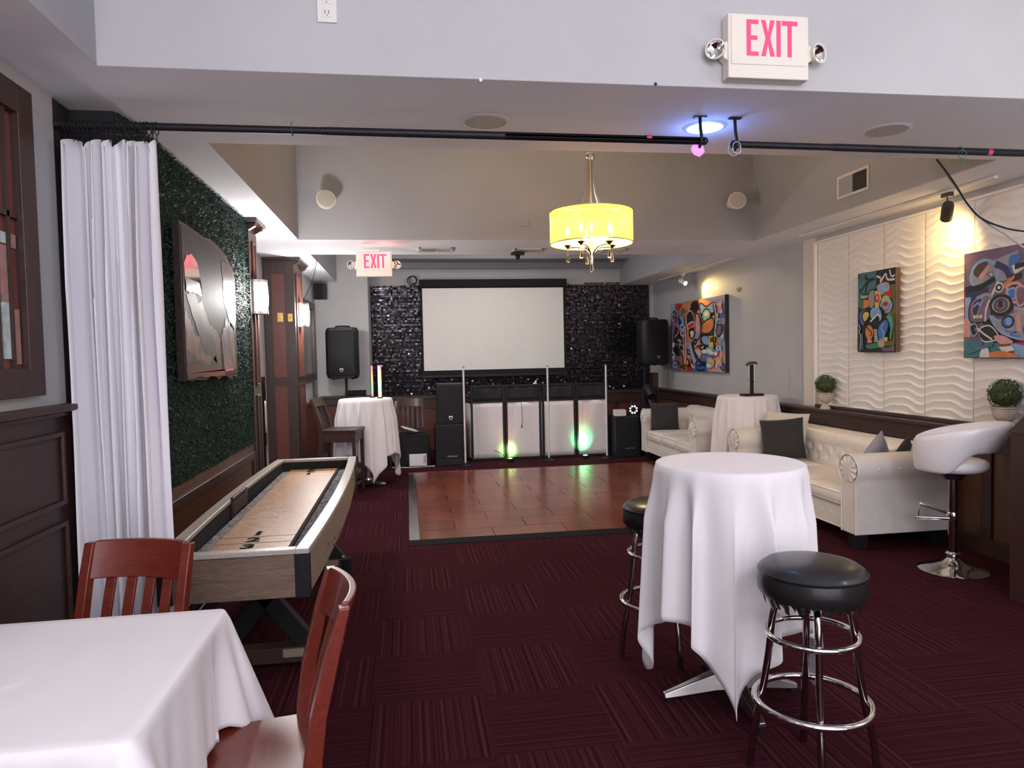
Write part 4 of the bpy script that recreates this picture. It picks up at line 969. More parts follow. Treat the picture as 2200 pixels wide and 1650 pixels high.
# outlet on the beam
ox = aty(702, 0, 2.86).x; oz = aty(702, 50, 2.86).z
t = thing('outlet_plate', 'white double outlet plate high on the near ceiling beam', 'outlet', (ox, 2.857, oz)); MB().box(-0.037, 0.037, -0.006, 0, 0, 0.118).build('plate', PLW, t, bevel=0.002)
for z in (0.035, 0.085):
    m = MB(); m.box(-0.016, 0.016, -0.0085, -0.006, z-0.016, z+0.016); sk = m.build('socket', PLW, t, bevel=0.002)
    m = MB(); m.box(-0.008, -0.0055, -0.0092, -0.008, z-0.003, z+0.009); m.box(0.0055, 0.008, -0.0092, -0.008, z-0.003, z+0.009); m.ball((0, -0.0085, z-0.009), 0.0022, 8, 5); m.build('slot', BLACK, sk)
for px, py, lb in ((1033, 172, 'small white screw anchor in the near ceiling beam above the round grille'), (1408, 181, 'small dark drill hole in the near ceiling beam')):
    p = aty(px, py, 2.86); m = MB((p.x, 2.857, p.z)); m.lathe([(0.007, -0.003), (0.007, 0)], (p.x, 2.86, p.z), 12, ax='y'); o = m.build('wall_anchor', PLW if px < 1200 else BLACK); tag(o, lb, 'wall anchor')
# ------------------------------------------------------------------ recessed ceiling things
def disc(name, px, py, r, mats, label, cat, ring, dz=0.006):
    p = atz(px, py, ZS); t = thing(name, label, cat, (p.x, p.y, ZS))
    MB().lathe([(r*0.84, -dz), (r, -dz*0.3), (r, 0.0), (r*0.84, 0.0), (r*0.84, -dz)], n=48, caps=False).build('trim_ring', ring, t)
    MB().lathe([(0.0, -0.004), (r*0.85, -0.004), (r*0.85, -0.001), (0, -0.001)], n=48).build('grille' if 'speak' in name else 'lens', mats, t)
    return p
GRW = N('perforated_white_grille'); GRW.set(color=(0.52, 0.50, 0.47), rough=0.7); GRW.bump(GRW.noise(sc=500, det=1), 0.5, 0.002); GRW = GRW.m
disc('ceiling_speaker', 1043, 262, 0.118, GRW, 'round white ceiling speaker grille above the chandelier side of the rod', 'ceiling speaker', PLC)
disc('ceiling_speaker', 1905, 280, 0.118, GRW, 'faint round ceiling grille painted like the soffit, beyond the blue light', 'ceiling speaker', SOFF, 0.003)
BLUE = glow('blue_lit_lens', (0.10, 0.42, 1.0), 3.2); p = disc('recessed_light', 1514, 273, 0.105, BLUE, 'round recessed ceiling light glowing blue', 'ceiling light', PLW)
lamp('POINT', (p.x, p.y, ZS-0.06), 1.6, (0.15, 0.3, 1.0), 0.05)
VENT = plain('white_vent_metal', (0.66, 0.62, 0.58), 0.45); DARKV = plain('vent_shadow_metal', (0.03, 0.028, 0.027), 0.8)
def diffuser(px0, py0, px1, py1, label):
    a = atz(px0, py0, ZS); b = atz(px1, py1, ZS); xa, xb = a.x, b.x; ya, yb = min(a.y, b.y), max(a.y, b.y)
    t = thing('ceiling_vent', label, 'vent', ((xa+xb)/2, (ya+yb)/2, ZS), group='vents in the far soffit'); o = ((xa+xb)/2, (ya+yb)/2, ZS)
    m = MB(o); f_ = 0.03; m.box(xa, xb, ya, ya+f_, ZS-0.012, ZS-0.001); m.box(xa, xb, yb-f_, yb, ZS-0.012, ZS-0.001); m.box(xa, xa+f_, ya, yb, ZS-0.012, ZS-0.001); m.box(xb-f_, xb, ya, yb, ZS-0.012, ZS-0.001); m.build('frame', VENT, t, bevel=0.003)
    MB(o).box(xa+f_, xb-f_, ya+f_, yb-f_, ZS-0.004, ZS-0.001).build('duct_opening', DARKV, t)
    m = MB(o); n = 22
    for k in range(n):
        x = xa+f_+(xb-xa-2*f_)*(k+0.5)/n; m.bar((x, ya+f_, ZS-0.007), (x, yb-f_, ZS-0.007), 0.004, 0.010, (0.5 if k < n/2 else -0.5, 0, 1))
    m.build('louvre', VENT, t)
diffuser(898, 540, 975, 531, 'white louvred ceiling vent beside the far EXIT sign'); diffuser(1098, 541, 1170, 533, 'white louvred ceiling vent behind the black ceiling camera'); diffuser(1285, 541, 1350, 533, 'white louvred ceiling vent behind the chandelier')
# side wall vent in the raised tray
a = atx(1802, 383, TX); b = atx(1867, 405, TX); y0, y1, z0, z1 = 4.99, 5.39, 2.70, 2.885
t = thing('return_vent', 'white return air vent in the side of the raised tray above the wave panels', 'vent', (TX, (y0+y1)/2, z0)); o = (TX, (y0+y1)/2, z0)
m = MB(o); frame_x(m, TX-0.012, TX-0.001, y0, y1, z0, z1, 0.022); m.build('frame', VENT, t, bevel=0.002); MB(o).box(TX-0.003, TX-0.001, y0+.02, y1-.02, z0+.02, z1-.02).build('duct_opening', DARKV, t)
m = MB(o)
for k in range(9): m.box(TX-0.009, TX-0.004, y0+0.02, y0+0.19, z0+0.03+k*0.0155, z0+0.034+k*0.0155)
for k in range(12): m.box(TX-0.009, TX-0.004, y0+0.02+k*0.0145, y0+0.023+k*0.0145, z0+0.02, z1-0.02)
m.build('grid', plain('grey_vent_grid', (0.10, 0.095, 0.09), 0.6), t)
MB(o).box(TX-0.010, TX-0.003, y0+0.2, y1-0.02, z0+0.02, z1-0.02).build('closed_panel', GREYT, t)
o = MB(); p = aty(1432, 551, 11.3)
# blank plate on the tray wall
p = aty(1124, 478, 6.82); o = MB((p.x, 6.817, p.z)); o.box(p.x-0.06, p.x+0.06, 6.811, 6.817, p.z-0.035, p.z+0.035); o = o.build('blank_wall_plate', GREYT, bevel=0.002); tag(o, 'painted blank wall plate on the tray wall near the chandelier', 'wall plate')
# round white wall speakers on the tray wall
def wspk(px, py, label, s):
    p = aty(px, py, 6.66); t = thing('round_wall_speaker', label, 'wall speaker', (p.x, 6.82, p.z), group='round white speakers on the tray wall')
    MB().lathe([(0.0, -0.002), (0.05, -0.002), (0.05, -0.02), (0.02, -0.03), (0.02, -0.08)], n=24, ax='y').build('mount', PLC, t)
    m = MB(); m.T = Matrix.Translation((0, -0.13, -0.0)) @ Matrix.Rotation(radians(-14*s), 4, 'Z') @ Matrix.Rotation(radians(78), 4, 'X'); m.lathe([(0.0, -0.05), (0.05, -0.05), (0.078, -0.03), (0.088, 0.0), (0.088, 0.022), (0.0, 0.028)], n=36); sh = m.build('shell', PLC, t)
    m2 = MB(); m2.T = m.T; m2.lathe([(0.0, 0.030), (0.076, 0.026), (0.078, 0.022)], n=36); m2.build('grille', GRW, sh)
wspk(699, 428, 'round white speaker on the tray wall nearer the foliage wall', -1); wspk(1586, 431, 'round white speaker on the tray wall nearer the wave panels', 1)
# black ceiling camera
p = atz(1112, 538, ZS); t = thing('ceiling_camera', 'small black device on a mount hanging under the far soffit', 'camera', (p.x, p.y, ZS)); m = MB(); m.box(-0.07, 0.07, -0.04, 0.04, -0.05, -0.02); m.box(-0.02, 0.02, -0.02, 0.02, -0.02, -0.001); m.build('body', PLASTB, t, bevel=0.006); m = MB(); m.lathe([(0.02, -0.05), (0.03, -0.06), (0.012, -0.10)], n=16); m.build('lens_cone', BLACK, t)
# ------------------------------------------------------------------ track lights
def track(pa, pb, label):
    pa = Vector(pa); pb = Vector(pb); m = MB(pa); m.bar(pa, pb, 0.034, 0.02); o = m.build('light_track', PLW, bevel=0.003); return tag(o, label, 'light track')
tx = 3.87; ya, yb = atx(1705, 510, tx).y, atx(2163, 380, tx).y
ta = atz(1705, 508, ZS-0.011); tb = atz(2160, 380, ZS-0.011); xm = (ta.x+tb.x)/2
track((xm, ta.y, ZS-0.011), (xm, tb.y, ZS-0.011), 'long white ceiling track above the wave relief panels')
tc = atz(1410, 602, ZS-0.011); td = atz(1582, 555, ZS-0.011); xm2 = (tc.x+td.x)/2
track((xm2, tc.y, ZS-0.011), (xm2, td.y, ZS-0.011), 'shorter white ceiling track in front of the widest painting')
BRZ = plain('dark_bronze_metal', (0.10, 0.08, 0.06), 0.4, 0.6); BULB = glow('warm_spot_lens', (1.0, 0.75, 0.3), 25)
def head(x, y, aim, mat, label, energy, size=1.0, ang=50):
    t = thing('track_spotlight', label, 'spotlight', (x, y, ZS-0.02), group='spotlights on the ceiling tracks'); m = MB(); m.box(-0.018, 0.018, -0.04, 0.04, -0.03, 0); m.tube([(0, 0, -0.03), (0, 0, -0.085*size)], 0.006, 10); m.build('stem', mat, t)
    c0 = Vector((0, 0, -0.115*size)); d = (Vector(aim)-(Vector((x, y, ZS-0.02))+c0)).normalized(); rot = d.to_track_quat('Z', 'Y').to_matrix().to_4x4()
    m = MB(); m.T = Matrix.Translation(c0) @ rot; m.lathe([(0.0, -0.07*size), (0.028*size, -0.065*size), (0.034*size, -0.045*size), (0.034*size, 0.06*size), (0.030*size, 0.06*size), (0.028*size, 0.03*size)], n=28, caps=False); cn = m.build('can', mat, t)
    m = MB(); m.T = Matrix.Translation(c0) @ rot; m.lathe([(0.0, 0.03*size), (0.027*size, 0.03*size)], n=20, caps=True); m.build('lens', BULB, cn)
    L_ = Vector((x, y, ZS-0.02))+c0+d*0.075*size
    lamp('SPOT', L_, energy, (1.0, 0.66, 0.24), 0.03, aim, spot_size=radians(ang), spot_blend=1.0)
hy = atx(2035, 440, xm).y
head(xm, hy, (4.08, atx(2020, 560, 4.08).y, atx(2020, 560, 4.08).z), BRZ, 'dark bronze spotlight lighting the wave panels with warm light', 11, 1.15, 150)
hy2 = atx(1467, 600, xm2).y
head(xm2, hy2, (4.09, hy2-0.50, 2.20), PLW, 'white spotlight washing the wall above the widest painting', 24, 1.0, 80)
# ------------------------------------------------------------------ chandelier
CX_, CY_ = 1.285, 4.80
t = thing('chandelier', 'chandelier with a glowing yellow drum shade and crystal drops hanging in the raised tray', 'chandelier', (CX_, CY_, 2.1)); o = (CX_, CY_, 2.1); c0 = Vector((CX_, CY_, 0))
zc = lambda py: aty(1271, py, CY_).z
R = (aty(1358, 485, CY_).x-aty(1184, 485, CY_).x)/2*0.99; zt, zb_ = aty(1184, 455, CY_).z, aty(1184, 524, CY_).z
SH = N('yellow_sheer_shade'); 
SH.set(color=(0.95, 0.66, 0.22), rough=0.6, emit=(1.0, 0.52, 0.08), estr=0.22)
tr = SH.t.nodes.new('ShaderNodeBsdfTranslucent'); tr.inputs[0].default_value = (0.85, 0.42, 0.06, 1); tp = SH.t.nodes.new('ShaderNodeBsdfTransparent'); tp.inputs[0].default_value = (1.0, 0.72, 0.22, 1)
mx = SH.t.nodes.new('ShaderNodeMixShader'); mx.inputs[0].default_value = 0.30; SH.l(SH.b.outputs[0], mx.inputs[1]); SH.l(tr.outputs[0], mx.inputs[2])
mx2 = SH.t.nodes.new('ShaderNodeMixShader'); mx2.inputs[0].default_value = 0.22; SH.l(mx.outputs[0], mx2.inputs[1]); SH.l(tp.outputs[0], mx2.inputs[2]); SH.l(mx2.outputs[0], SH.t.nodes['Material Output'].inputs[0]); SH = SH.m
m = MB(o); m.grid(lambda u, v: (CX_+R*cos(2*pi*u), CY_+R*sin(2*pi*u), zb_+(zt-zb_)*v), 72, 2, closeu=True); sd = m.build('drum_shade', SH, t, smooth=60, fix=False)
m = MB(o)
for z in (zt, zb_): m.tube([(CX_+R*cos(2*pi*k/64), CY_+R*sin(2*pi*k/64), z) for k in range(64)], 0.004, 6, closed=True)
m.build('shade_rim', SILVER, sd)
ztop = zc(340)
m = MB(o); m.lathe([(0.03, ztop), (0.034, ztop+0.008), (0.034, ztop+0.028), (0.03, ztop+0.034)], (CX_, CY_, 0), 24); m.lathe([(0.012, zb_-0.14), (0.016, zb_-0.05), (0.012, zb_+0.02), (0.012, ztop)], (CX_, CY_, 0), 12)
for k in range(3):
    a = 2*pi*k/3+0.4; m.tube(smoothpath([c0+Vector((0.02*cos(a), 0.02*sin(a), ztop+0.03)), c0+Vector((0.03*cos(a), 0.03*sin(a), ztop+0.07)), c0+Vector((0.05*cos(a), 0.05*sin(a), ztop+0.12))], 4), 0.004, 6)
m.tube([(CX_, CY_, ztop+0.03), (CX_, CY_, 3.9)], 0.006, 8); m.lathe([(0.0, 3.86), (0.06, 3.87), (0.065, 3.9)], (CX_, CY_, 0), 24); m.build('centre_stem', SILVER, t)
for k in range(4):
    a = 2*pi*k/4+0.6; u = Vector((cos(a), sin(a), 0))
    m = MB(o); m.tube(smoothpath([c0+u*0.025+Vector((0,0,ztop)), c0+u*0.028+Vector((0,0,ztop-0.10)), c0+u*0.045+Vector((0,0,ztop-0.22)), c0+u*0.095+Vector((0,0,zt+0.035)), c0+u*0.15+Vector((0,0,zt-0.005)), c0+u*(R-0.01)+Vector((0,0,zt-0.01))], 6), 0.0045, 8); m.build('support_rod', SILVER, t)
ZB_ = zc(548)
for k in range(5):
    a = 2*pi*k/5+0.25; u = Vector((cos(a), sin(a), 0)); r = 0.165
    m = MB(o); m.tube(smoothpath([c0+Vector((0,0,ZB_-0.02)), c0+u*0.02+Vector((0,0,ZB_+0.015)), c0+u*0.06+Vector((0,0,ZB_+0.05)), c0+u*0.11+Vector((0,0,ZB_+0.06)), c0+u*r+Vector((0,0,ZB_+0.058))], 6), 0.006, 8); ar = m.build('arm', SILVER, t)
    p = c0+u*r; m = MB(o); m.lathe([(0.004, ZB_+0.05), (0.026, ZB_+0.072), (0.028, ZB_+0.075), (0.008, ZB_+0.078)], p, 20); m.lathe([(0.010, ZB_+0.076), (0.010, ZB_+0.135)], p, 12); m.build('candle_cup', SILVER, ar)
    m = MB(o); m.lathe([(0.004, ZB_+0.135), (0.012, ZB_+0.15), (0.013, ZB_+0.165), (0.004, ZB_+0.195), (0.001, ZB_+0.205)], p, 12); bl_ = m.build('bulb', glow('warm_bulb_%d' % k, (1.0, 0.72, 0.25), 60) if k == 0 else bpy.data.materials['warm_bulb_0'], ar)
    m = MB(o); m.tube([p+Vector((0,0,ZB_+0.05)), p+Vector((0,0,ZB_+0.01))], 0.0012, 5); m.lathe([(0.004, ZB_+0.012), (0.009, ZB_+0.006), (0.0155, ZB_-0.034), (0.012, ZB_-0.040), (0.0, ZB_-0.042)], p, 8); m.build('crystal_drop', GLASS, ar, smooth=0)
    lamp('POINT', p+Vector((0, 0, ZB_+0.225)), 6.0, (1.0, 0.78, 0.52), 0.03)
m = MB(o); m.ball((CX_, CY_, ZB_-0.02), (0.014, 0.014, 0.018), 12, 8); m.tube([(CX_, CY_, ZB_-0.03), (CX_, CY_, ZB_-0.06)], 0.0014, 5); m.build('bottom_finial', SILVER, t)
m = MB(o); m.lathe([(0.004, ZB_-0.058), (0.010, ZB_-0.066), (0.017, ZB_-0.108), (0.013, ZB_-0.115), (0.0, ZB_-0.117)], c0, 8); m.build('crystal_drop', GLASS, t, smooth=0)
# ------------------------------------------------------------------ paintings
def col(nm, c, r=0.5): return plain('paint_'+nm, c, r, var=0.15, nsc=12, coat=0.15)
PAL = dict(k=col('black', (0.008,0.008,0.010)), w=col('white', (0.62,0.62,0.60)), b=col('blue', (0.05,0.16,0.45)), lb=col('light_blue', (0.22,0.38,0.60)), t=col('teal', (0.05,0.17,0.20)), g=col('green', (0.04,0.20,0.10)), lg=col('pale_green', (0.30,0.50,0.28)),
    y=col('yellow', (0.60,0.48,0.10)), o=col('orange', (0.60,0.20,0.06)), p=col('pink', (0.60,0.30,0.28)), r=col('red', (0.45,0.02,0.03)), m=col('mauve', (0.17,0.11,0.17)), n=col('navy', (0.025,0.03,0.10)), br=col('umber', (0.09,0.045,0.03)), ol=col('olive', (0.14,0.12,0.03)), mi=col('mint', (0.08,0.38,0.27)), gy=col('grey', (0.28,0.29,0.33)), pu=col('violet', (0.13,0.12,0.33)))
KEYS = list(PAL)
def canvas(label, X, ya, yb, z0, z1, bg, shapes, d=0.045, edge='k'):
    """ya = edge farther from the camera (u=0), yb = nearer edge (u=1); shapes drawn on the face"""
    t = thing('painting', label, 'painting', (X, (ya+yb)/2, z0), group='abstract paintings along the long wall'); o = (X, (ya+yb)/2, z0); Xf = X-d
    MB(o).box(Xf, X, yb, ya, z0, z1).build('stretched_canvas', PAL[edge], t, bevel=0.003)
    m = MB(o); W_, H_ = ya-yb, z1-z0; P = lambda u, v, l: Vector((Xf-0.0006-l*0.00012, ya-u*W_, z1-v*H_))
    m.add([P(0.004,0.004,0), P(0.996,0.004,0), P(0.996,0.996,0), P(0.004,0.996,0)], [(0,1,2,3)], KEYS.index(bg))
    asp = H_/W_; l = 1
    def poly(pts, c): nonlocal l; m.add([P(min(max(u,0.005),0.995), min(max(v,0.005),0.995), l) for u, v in pts], [tuple(range(len(pts)))], KEYS.index(c)); l += 1
    def stroke(pts, wd, c):
        nonlocal l; q = smoothpath([(a*1.0, b*asp, 0) for a, b in pts], 5) if len(pts) > 2 else [Vector((a, b*asp, 0)) for a, b in pts]; L_ = []; R_ = []
        for i in range(len(q)):
            tt = (q[min(i+1, len(q)-1)]-q[max(i-1, 0)]); tt = tt.normalized() if tt.length > 0 else Vector((1,0,0)); n_ = Vector((-tt.y, tt.x, 0))*wd/2; L_.append(q[i]+n_); R_.append(q[i]-n_)
        cl = lambda a: min(max(a, 0.005), 0.995)
        vs = [P(cl(a.x), cl(a.y/asp), l) for a in L_+R_]; n_ = len(q); m.add(vs, [(i, i+1, n_+i+1, n_+i) for i in range(n_-1)], KEYS.index(c)); l += 1
    for s in shapes:
        k = s[0]
        if k == 'P': poly(s[2], s[1])                      # polygon
        elif k == 'B':                                      # blob with outline
            q = smoothpath([(a, b, 0) for a, b in s[2]], 5, closed=True); poly([(p_.x, p_.y) for p_ in q], s[1])
            if len(s) > 3: stroke([(p_.x, p_.y) for p_ in q][::2]+[(q[0].x, q[0].y)], s[4] if len(s) > 4 else 0.02, s[3])
        elif k == 'E':                                      # ellipse u,v,ru,rv [outline]
            u, v, ru, rv = s[2]; q = [(u+ru*cos(2*pi*i/28), v+rv*sin(2*pi*i/28)) for i in range(28)]; poly(q, s[1])
            if len(s) > 3: stroke(q[::2]+[q[0]], s[4] if len(s) > 4 else 0.02, s[3])
        elif k == 'S': stroke(s[2], s[3], s[1])
    m.build('painted_face', [PAL[k] for k in KEYS], t, smooth=0, fix=False); return t
def scatter(seed, n, cols, u0=0.02, u1=0.98, v0=0.02, v1=0.98, sz=0.07):
    rnd = random.Random(seed); out = []
    for _ in range(n):
        u, v = rnd.uniform(u0, u1), rnd.uniform(v0, v1); r = rnd.uniform(0.5, 1.3)*sz; a0 = rnd.uniform(0, 6.28)
        q = [(u+r*(1+0.4*sin(a0+3*i))*cos(i*2*pi/6), v+r*(1+0.5*sin(a0*2+2*i))*sin(i*2*pi/6)) for i in range(6)]
        out.append(('B', rnd.choice(cols), q, rnd.choice(['k', 'k', 'w', 'lb', 'p']), rnd.uniform(0.008, 0.02)))
    return out
# the small tall painting on the wave panels (traced)
small = [('P','t',[(0,0),(.5,0),(.5,.2),(.36,.27),(.2,.27),(.12,.45),(0,.42)]), ('P','k',[(.5,0),(1,0),(1,.18),(.52,.2)]), ('S','w',[(.52,.07),(.62,.09),(.66,.03),(.62,.15),(.75,.06),(.8,.13),(.98,.14)],.035), ('S','w',[(.85,.02),(.9,.1),(.98,.09)],.03),
    ('S','k',[(.22,.03),(.26,.09),(.45,.1)],.05), ('S','k',[(.0,.06),(.05,.02)],.05), ('S','k',[(.12,.22),(.25,.13),(.48,.1)],.035), ('S','k',[(.22,.26),(.25,.17),(.32,.11)],.04),
    ('P','ol',[(.84,.2),(1,.2),(1,.9),(.9,.97),(.86,.5)]), ('P','m',[(.62,.22),(.84,.2),(.86,.45),(.62,.45)]),
    ('B','lg',[(.08,.2),(.12,.27),(.3,.28),(.3,.32),(.1,.33),(.07,.26)],'k',.025), ('P','o',[(.1,.34),(.32,.34),(.28,.47),(.1,.47)]), ('P','ol',[(.1,.34),(.17,.34),(.15,.47),(.1,.47)]),
    ('B','y',[(.46,.24),(.62,.27),(.66,.4),(.58,.5),(.48,.46),(.44,.34)],'k',.03), ('B','gy',[(.3,.27),(.44,.23),(.47,.34),(.44,.44),(.32,.44)],'k',.02), ('E','r',(.54,.34,.06,.055)), ('E','p',(.54,.335,.035,.025)), ('E','o',(.33,.38,.05,.035)),
    ('B','lb',[(.55,.19),(.8,.17),(.84,.24),(.74,.3),(.6,.27)],'p',.025), ('P','r',[(.68,.29),(.92,.25),(.9,.36),(.7,.38)]), ('E','lb',(.77,.44,.17,.1),'k',.025), ('E','lg',(.76,.38,.11,.06)), ('E','r',(.76,.42,.07,.03)), ('S','r',[(.66,.4),(.7,.49),(.82,.49),(.87,.42)],.015),
    ('P','k',[(.22,.44),(.36,.44),(.36,.5),(.22,.5)]), ('B','b',[(.05,.52),(.16,.46),(.26,.47),(.3,.52),(.24,.6),(.18,.66),(.08,.63)],'k',.02), ('B','y',[(.16,.5),(.3,.49),(.33,.55),(.22,.62),(.14,.58)],'k',.03),
    ('B','lb',[(.4,.46),(.58,.46),(.66,.55),(.62,.62),(.45,.6),(.36,.55)]), ('S','k',[(.6,.45),(.72,.52),(.74,.6),(.95,.55)],.05), ('B','k',[(.45,.6),(.56,.55),(.6,.62),(.54,.72),(.46,.72)]), ('S','w',[(.36,.62),(.46,.58),(.56,.54),(.63,.58)],.03),
    ('B','o',[(.24,.68),(.36,.66),(.46,.74),(.4,.84),(.3,.85),(.22,.78)],'k',.025), ('P','p',[(.28,.84),(.42,.85),(.36,.96),(.3,.93)]), ('S','k',[(.26,.68),(.32,.72),(.4,.76),(.36,.8)],.025)]
small += [('S','w',[(.47,.72+i*.027),(.52,.735+i*.027),(.56,.72+i*.027)],.022) for i in range(6)]
small += [('B','b',[(.6,.66),(.78,.6),(.84,.68),(.76,.8),(.64,.86),(.56,.78)],'k',.03), ('S','lb',[(.74,.65),(.66,.7),(.72,.8),(.56,.95)],.03), ('B','mi',[(.76,.57),(.9,.55),(.96,.66),(.92,.82),(.86,.86),(.88,.7),(.8,.6)],'k',.02), ('S','ol',[(.82,.54),(.96,.56),(.99,.8),(.94,.95)],.05),
    ('P','y',[(.72,.82),(.82,.82),(.82,.87),(.72,.87)]), ('P','k',[(.02,.5),(.09,.64),(.12,.98),(0,.98)]), ('S','t',[(.14,.76),(.15,.97)],.05), ('S','w',[(.04,.64),(.09,.7),(.05,.74),(.1,.8),(.08,.98)],.015), ('B','g',[(.26,.9),(.6,.88),(.62,.94),(.4,.965),(.24,.94)],'k',.02), ('E','p',(.66,.89,.09,.05),'mi',.03), ('P','ol',[(.72,.88),(.94,.86),(.94,.92),(.78,.93)]), ('P','k',[(.2,.965),(1,.93),(1,1),(.2,1)]), ('P','m',[(.66,.95),(1,.93),(1,.99),(.7,.99)])]
pX = 4.068
a0 = atx(1842, 586, pX-0.05); a1_ = atx(1850, 757, pX-0.05); b0 = atx(1925, 571, pX-0.05)
canvas('small upright abstract painting in teal, orange and black hung on the wave relief panels', pX, a0.y, b0.y+0.01, a1_.z, a0.z-0.01, 'k', small, edge='br')
# the wide painting on the grey wall (traced blocks plus dense filler)
wide = [('P','m',[(0,0),(.2,0),(.2,1),(0,1)]), ('P','lb',[(0,0),(.1,0),(.07,.12),(0,.14)]), ('P','r',[(.12,.0),(.32,.02),(.28,.1),(.12,.1)]), ('P','o',[(.25,0),(.55,0),(.52,.18),(.4,.2),(.25,.1)]), ('P','pu',[(.62,0),(1,0),(1,.55),(.9,.5),(.88,.1)]), ('P','gy',[(.88,.3),(1,.3),(1,.75),(.9,.7)]), ('P','p',[(.86,.75),(1,.72),(1,1),(.75,1)]), ('P','b',[(.45,.82),(.7,.8),(.7,1),(.42,1)]), ('P','r',[(.32,.88),(.44,.9),(.44,1),(.32,1)]), ('P','o',[(.36,.3),(.66,.3),(.7,.8),(.45,.85),(.36,.6)])]
wide += scatter(3, 26, ['k','br','n','t','m','k','ol'], 0.03, 0.32, 0.12, 0.95, 0.05)+scatter(5, 60, ['lb','o','p','k','w','b','y','r','gy','t'], 0.36, 0.97, 0.12, 0.95, 0.045)
wide += [('B','k',[(.45,.04),(.56,.02),(.56,.14),(.5,.18),(.45,.14)]), ('B','lb',[(.62,.06),(.72,.12),(.84,.08),(.88,.2),(.72,.22),(.62,.2)],'k',.012), ('E','lg',(.72,.24,.07,.09),'k',.012), ('E','w',(.72,.22,.035,.03)), ('B','o',[(.66,.34),(.82,.28),(.84,.4),(.76,.48),(.64,.46)],'k',.012), ('B','k',[(.36,.2),(.44,.14),(.5,.24),(.5,.34),(.38,.36)],'p',.012), ('B','r',[(.38,.34),(.48,.3),(.5,.36),(.4,.4)],'w',.01), ('B','k',[(.4,.4),(.5,.37),(.5,.44),(.44,.5),(.4,.52)],'o',.012), ('B','w',[(.42,.44),(.48,.42),(.5,.48),(.46,.54)],'k',.01),
    ('B','p',[(.54,.2),(.6,.24),(.62,.45),(.56,.56),(.52,.4)],'k',.012), ('E','gy',(.56,.5,.03,.05)), ('B','lb',[(.64,.52),(.74,.5),(.76,.64),(.66,.62)],'k',.016), ('P','y',[(.76,.5),(.86,.5),(.86,.66),(.76,.66)]), ('P','br',[(.78,.54),(.84,.53),(.84,.6),(.78,.6)]), ('S','k',[(.64,.49),(.8,.5),(.88,.44)],.02), ('S','lb',[(.42,.6),(.46,.75),(.52,.88)],.05), ('S','k',[(.45,.58),(.5,.74),(.6,.86),(.7,.88)],.02), ('S','w',[(.64,.73),(.76,.72),(.84,.76),(.9,.74)],.03), ('S','b',[(.62,.74),(.72,.78),(.86,.78)],.015), ('E','w',(.92,.68,.04,.03),'lb',.01), ('E','n',(.92,.68,.015,.013)), ('S','w',[(.96,.7),(.95,.82),(.88,.92)],.012), ('S','k',[(.55,.9),(.55,.97),(.66,.97),(.68,.9),(.56,.92)],.012), ('E','p',(.37,.88,.025,.05),'k',.012), ('S','w',[(.33,.35),(.34,.6),(.33,.9)],.014), ('S','lb',[(.27,.2),(.3,.3),(.3,.8)],.02), ('S','br',[(.2,.7),(.26,.8),(.24,.95),(.14,.85)],.02), ('S','p',[(.18,.3),(.2,.42),(.12,.5)],.012), ('E','n',(.1,.2,.03,.05),'p',.01), ('S','k',[(.84,.1),(.87,.3),(.84,.5),(.86,.7)],.02), ('S','w',[(.86,.1),(.89,.3),(.86,.5)],.012), ('B','m',[(.9,.4),(.97,.38),(.96,.5),(.9,.52)],'k',.012)]
a0 = atx(1441, 655, 4.05); b0 = atx(1558, 634, 4.05); c0_ = atx(1443, 795, 4.05)
canvas('wide multicoloured abstract painting on the grey wall above the farther sofa', 4.098, a0.y, b0.y, atx(1500, 798, 4.05).z, a0.z, 'o', wide, d=0.05)
big = [('P','m',[(0,0),(1,0),(1,.12),(.4,.16),(.1,.3),(0,.3)]), ('P','gy',[(.3,.12),(.7,.05),(.6,.3),(.4,.3)]), ('P','n',[(0,.32),(.35,.28),(.3,.55),(0,.5)]), ('P','r',[(0,.36),(.02,.36),(.02,.78),(0,.78)]), ('P','lb',[(.02,.42),(.1,.42),(.1,.62),(.02,.62)]), ('P','t',[(0,.82),(.6,.86),(.5,1),(0,1)]), ('P','k',[(.2,.6),(.34,.52),(.5,.8),(.72,.84),(1,.8),(1,.9),(.4,.86)]), ('P','r',[(.5,.88),(1,.84),(1,.94),(.55,.95)]), ('P','lb',[(.6,.86),(.7,1),(.95,1),(.95,.92)]), ('P','p',[(0,.62),(.1,.62),(.1,.8),(0,.8)])]
